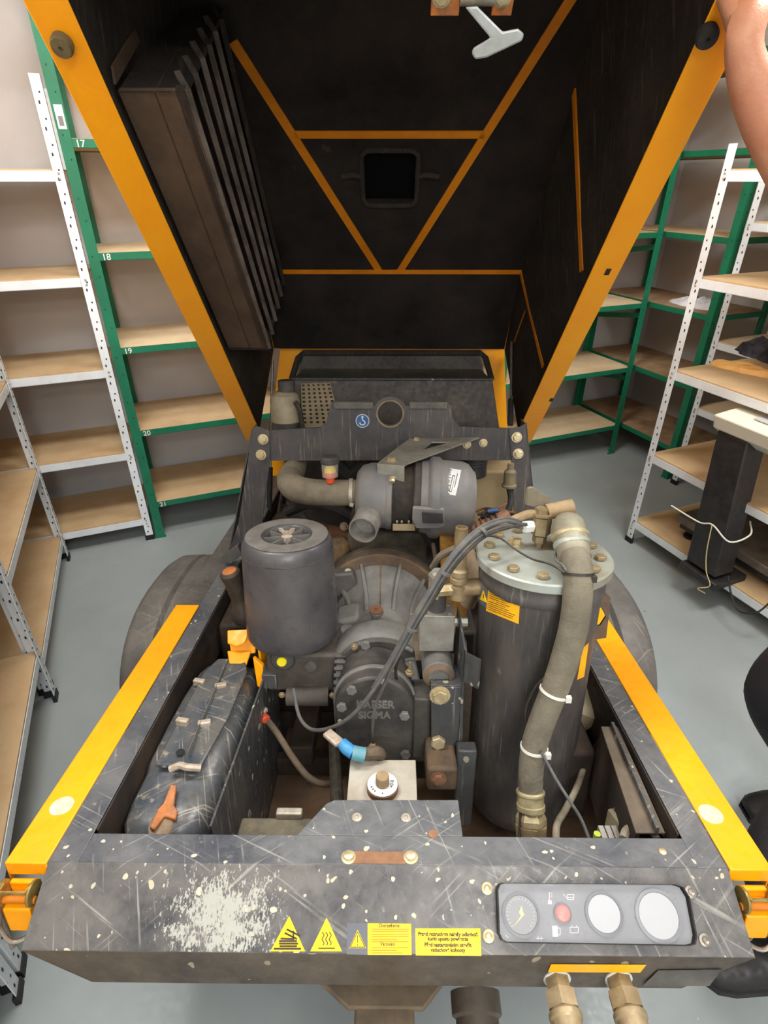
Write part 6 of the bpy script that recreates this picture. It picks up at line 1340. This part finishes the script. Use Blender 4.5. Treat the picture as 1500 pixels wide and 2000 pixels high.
# yellowed oil cooler panel between air-end and vessel
MB().prism([L(858, 1035, y=1.45), L(900, 1035, y=1.45), L(912, 1110, y=1.42), L(912, 1230, y=1.40), L(870, 1232, y=1.40), L(862, 1150, y=1.42)], (0, 0.02, 0)).build('oil_cooler_side', 'yellow_rusty', comp, bev=0.003)
MB().tube([L(912, 1080, y=1.25), L(930, 1130, y=1.2), L(912, 1180, y=1.2)], 0.02, 12).build('cooler_pipe', 'mud', comp)
# fuel tank, filters and wiring on the right
zt4 = L(960, 915, y=1.98).z
MB().box((L(925, 930, y=1.95).x, 1.95, -0.10), (0.50, 2.12, zt4)).build('fuel_tank', 'tank_beige', comp, bev=0.01, label='beige fuel tank panel')
fq = L(925, 905, y=1.86)
MB().lathe([(0.040, -0.045), (0.046, -0.04), (0.046, 0.04)], fq, (0, 0, 1), 28).build('oil_filter', 'plastic_black', comp)
for k in range(4): MB().lathe([(0.0475, 0), (0.0475, 0.003)], fq + V((0, 0, 0.0 + k * 0.010)), (0, 0, 1), 28).build('filter_ridge', 'casting_dark', comp)
ff_ = L(994, 950, y=1.66)
fil = MB().lathe([(0.022, -0.002), (0.023, 0.0), (0.023, 0.006), (0.0185, 0.008), (0.0185, 0.048), (0.014, 0.054), (0.010, 0.056), (0.010, 0.075)], ff_, (0, 0, 1), 24).build('fuel_filter', 'housing_sand', comp)
MB().tube([ff_, L(998, 975, y=1.64), L(990, 1000, y=1.60), L(965, 1008, y=1.58), L(940, 1010, y=1.58)], 0.010, 10).build('fuel_hose', 'rubber', fil)
rnd = random.Random(12)
for k in range(9):
    u0, v0 = rnd.uniform(925, 945), rnd.uniform(990, 1030); pts = [L(u0, v0, y=1.60), L(u0 + 20, v0 - rnd.uniform(0, 18), y=1.60), L(u0 + 40, v0 - rnd.uniform(-6, 16), y=1.57), L(u0 + 62, v0 - rnd.uniform(0, 20), y=1.60)]
    clampy('wiring_strand', pts, rnd.uniform(0.0025, 0.0055), rnd.choice(['rust', 'cable_black', 'hose_mud', 'rust_light', 'cable_black']))
clampy('corrugated_hose', [L(905, 1040, y=1.50), L(935, 1030, y=1.50), L(965, 1020, y=1.50), L(990, 1005, y=1.52)], 0.019, 'rust_light')
for k in range(7): MB().lathe([(0.021, -0.002), (0.021, 0.002)], L(912 + k * 10, 1037.5 - k * 3.6, y=1.50), (1, 0, 0.3), 16).build('hose_ridge', 'rust', comp)
MB().cyl(L(952, 999, y=1.52), L(972, 996, y=1.52), 0.0065, seg=12).build('blue_connector', 'blue_sign', comp)
# dark mass under everything
MB().box((-0.26, 1.50, -0.26), (0.28, 2.1, -0.16)).build('oil_sump', 'engine_dark', comp, bev=0.01)
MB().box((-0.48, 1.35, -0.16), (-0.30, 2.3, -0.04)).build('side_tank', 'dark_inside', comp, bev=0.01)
for s in (-1,):
    q = L(448, 1085, y=1.62); MB().prism([q + V((-0.03, 0, -0.015)), q + V((0.03, 0, 0.035)), q + V((0.04, 0, 0.0)), q + V((0.0, 0, -0.03))], (0, 0.03, 0)).build('mudguard_stay', 'fender', comp)
OFF = V((0, 0, 0))
# ============================================================ the person holding the hood
def Wc(u, v, d): return CAMM @ V(((u - 750) / F * d, (1000 - v) / F * d, -d))
def skin_mesh(name, nodes, links, m, parent=None, root=0, sub=2, crease=None):
    me = bpy.data.meshes.new(name); me.from_pydata([n[0] for n in nodes], links, [])
    o = bpy.data.objects.new(name, me); COL.objects.link(o); me.materials.append(MATS[m])
    sk = o.modifiers.new('skin', 'SKIN'); sk.use_smooth_shade = True
    for i, n in enumerate(nodes):
        r = n[1]; me.skin_vertices[0].data[i].radius = (r, r) if not isinstance(r, tuple) else r
        me.skin_vertices[0].data[i].use_root = (i == root)
    ss = o.modifiers.new('sub', 'SUBSURF'); ss.levels = sub; ss.render_levels = sub
    if parent: o.parent = parent
    return o
el_, wr = Wc(1592, 425, 0.99), Wc(1450, 92, 0.905)
fl = [Wc(1462, 150, 0.925), Wc(1500, 232, 0.95), Wc(1545, 320, 0.97)]
palm, kn = Wc(1464, 40, 0.895), Wc(1462, -22, 0.905)
ND = [(V((1.14, 0.87, 0.97)), (0.15, 0.12)), (V((1.13, 0.89, 1.14)), (0.14, 0.11)), (V((1.10, 0.93, 1.34)), (0.17, 0.12)), (V((1.07, 0.945, 1.50)), 0.058), (V((1.045, 0.95, 1.575)), 0.066), (V((1.04, 0.955, 1.66)), (0.085, 0.095)), (V((1.05, 0.96, 1.73)), 0.072),
      (V((1.08, 1.11, 1.43)), 0.065), (Wc(1700, 470, 1.04), 0.050), (el_, 0.041), (fl[2], 0.046), (fl[1], 0.045), (fl[0], 0.036), (wr, (0.031, 0.027)), (palm, (0.038, 0.027)), (kn, (0.040, 0.020)),
      (V((1.10, 0.75, 1.43)), 0.065), (V((1.20, 0.66, 1.17)), 0.045), (V((1.16, 0.62, 0.93)), 0.030), (V((1.15, 0.62, 0.86)), (0.038, 0.022)),
      (V((1.14, 0.96, 0.90)), 0.10), (V((1.02, 1.03, 0.52)), 0.055), (V((1.27, 1.00, 0.10)), 0.035), (V((1.14, 0.78, 0.90)), 0.10), (V((0.84, 0.665, 0.39)), 0.055), (V((0.96, 0.61, 0.10)), 0.035)]
LK = [(0, 1), (1, 2), (2, 3), (3, 4), (4, 5), (5, 6), (2, 7), (7, 8), (8, 9), (9, 10), (10, 11), (11, 12), (12, 13), (13, 14), (14, 15), (2, 16), (16, 17), (17, 18), (18, 19), (0, 20), (20, 21), (21, 22), (0, 23), (23, 24), (24, 25)]
# fingers over the flange edge: four fingers and a thumb from the side of the palm
fu = [(1474, -30), (1456, -40), (1436, -44), (1416, -40)]
for k, (u, v) in enumerate(fu):
    base = len(ND); ln2 = (0.9, 1.05, 1.0, 0.8)[k]
    ND += [(Wc(u, v - 6, 0.915), 0.0105), (Wc(u + 2 * ln2, v - 40 * ln2, 0.93), 0.0098), (Wc(u + 3 * ln2, v - 58 * ln2, 0.965), 0.0090), (Wc(u + 3 * ln2, v - 60 * ln2, 0.99), 0.0080)]
    LK += [(15, base), (base, base + 1), (base + 1, base + 2), (base + 2, base + 3)]
base = len(ND); ND += [(Wc(1438, 46, 0.895), 0.020), (Wc(1424, 12, 0.895), 0.015), (Wc(1406, -18, 0.91), 0.0115)]; LK += [(14, base), (base, base + 1), (base + 1, base + 2)]
base = len(ND)
for k in range(4):
    b0 = len(ND); o_ = V((0, -0.03 + 0.02 * k, 0)); q = V((1.15, 0.62, 0.83)) + o_
    ND += [(q, 0.0095), (q + V((-0.01, 0, -0.035)), 0.0088), (q + V((-0.025, 0, -0.062)), 0.008)]; LK += [(19, b0), (b0, b0 + 1), (b0 + 1, b0 + 2)]
b0 = len(ND); ND += [(V((1.12, 0.60, 0.86)), 0.011), (V((1.10, 0.595, 0.82)), 0.0095)]; LK += [(19, b0), (b0, b0 + 1)]
person = skin_mesh('person', ND, LK, 'skin')
person['label'] = 'person in dark trousers at the right, one bare forearm raised to hold the hood'; person['category'] = 'person'
skin_mesh('trousers', [(V((1.14, 0.87, 1.03)), (0.165, 0.135)), (V((1.14, 0.87, 0.92)), (0.165, 0.14)), (V((1.12, 0.975, 0.80)), 0.105), (V((1.02, 1.03, 0.53)), 0.082), (V((1.035, 1.035, 0.45)), 0.078), (V((1.20, 1.01, 0.22)), 0.068), (V((1.28, 1.00, 0.10)), 0.070),
     (V((1.10, 0.76, 0.80)), 0.105), (V((0.845, 0.665, 0.43)), 0.078), (V((0.85, 0.655, 0.34)), 0.074), (V((0.93, 0.62, 0.22)), 0.070), (V((0.97, 0.61, 0.10)), 0.072)],
     [(0, 1), (1, 2), (2, 3), (3, 4), (4, 5), (5, 6), (1, 7), (7, 8), (8, 9), (9, 10), (10, 11)], 'trouser', person)
skin_mesh('shirt', [(V((1.14, 0.87, 0.99)), (0.165, 0.135)), (V((1.13, 0.89, 1.14)), (0.155, 0.125)), (V((1.10, 0.93, 1.34)), (0.185, 0.135)), (V((1.08, 0.94, 1.44)), 0.10), (V((1.08, 1.11, 1.43)), 0.082), (Wc(1740, 475, 1.05), 0.066), (V((1.10, 0.75, 1.43)), 0.082), (V((1.17, 0.69, 1.26)), 0.066)],
     [(0, 1), (1, 2), (2, 3), (2, 4), (4, 5), (2, 6), (6, 7)], 'shirt', person)
hb_ = MB(); hb_.lathe([(0.0, 0.115), (0.05, 0.105), (0.085, 0.075), (0.100, 0.03), (0.098, -0.01), (0.080, -0.05), (0.06, -0.07)], (1.065, 0.958, 1.70), (0.15, 0, 1), 24)
hb_.build('hair', 'hair', person)
for (x, y) in ((1.28, 1.00), (0.955, 0.61)):
    b = MB(); rg = []
    for k, (dx, w_, h_) in enumerate(((0.07, 0.026, 0.07), (0.055, 0.038, 0.10), (0.0, 0.044, 0.105), (-0.06, 0.048, 0.075), (-0.13, 0.052, 0.055), (-0.17, 0.046, 0.045), (-0.195, 0.026, 0.035))):
        rg.append([V((x + dx, y + w_ * fx, 0.012 + h_ * fz)) for fx, fz in ((-0.85, 0), (-1, 0.25), (-0.85, 0.7), (-0.4, 1), (0.4, 1), (0.85, 0.7), (1, 0.25), (0.85, 0))])
    b.rings(rg); sh_ = b.build('shoe', 'shoe', person, sharp=60)
    b = MB(); b.rings([[p_ * 1 for p_ in [V((r_[0].x, y + (q.y - y) * 1.06, zz_)) for q, zz_ in ((r_[1], 0.0), (r_[1], 0.02), (r_[6], 0.02), (r_[6], 0.0))]] for r_ in rg]); b.build('sole', 'rubber', sh_, smooth=False)
for s in (-1, 1):   # ears, eyes and brows of the face that looks towards the machine
    MB().lathe([(0.002, -0.006), (0.018, -0.003), (0.020, 0.003), (0.010, 0.007)], (1.05, 0.955 + s * 0.088, 1.665), (0, s, 0), 14).build('ear', 'skin', person)
    MB().lathe([(0.002, 0), (0.009, 0.002), (0.011, 0.007)], (0.955, 0.955 + s * 0.032, 1.672), (1, 0, 0), 14).build('eye', 'label_white', person)
MB().tube([V((0.960, 0.955, 1.68)), V((0.945, 0.955, 1.655)), V((0.950, 0.955, 1.640))], [0.006, 0.011, 0.009], 10).build('nose', 'skin', person)
MB().tube([V((0.962, 0.93, 1.612)), V((0.950, 0.955, 1.611)), V((0.962, 0.98, 1.612))], 0.006, 8).build('mouth', 'lips', person)
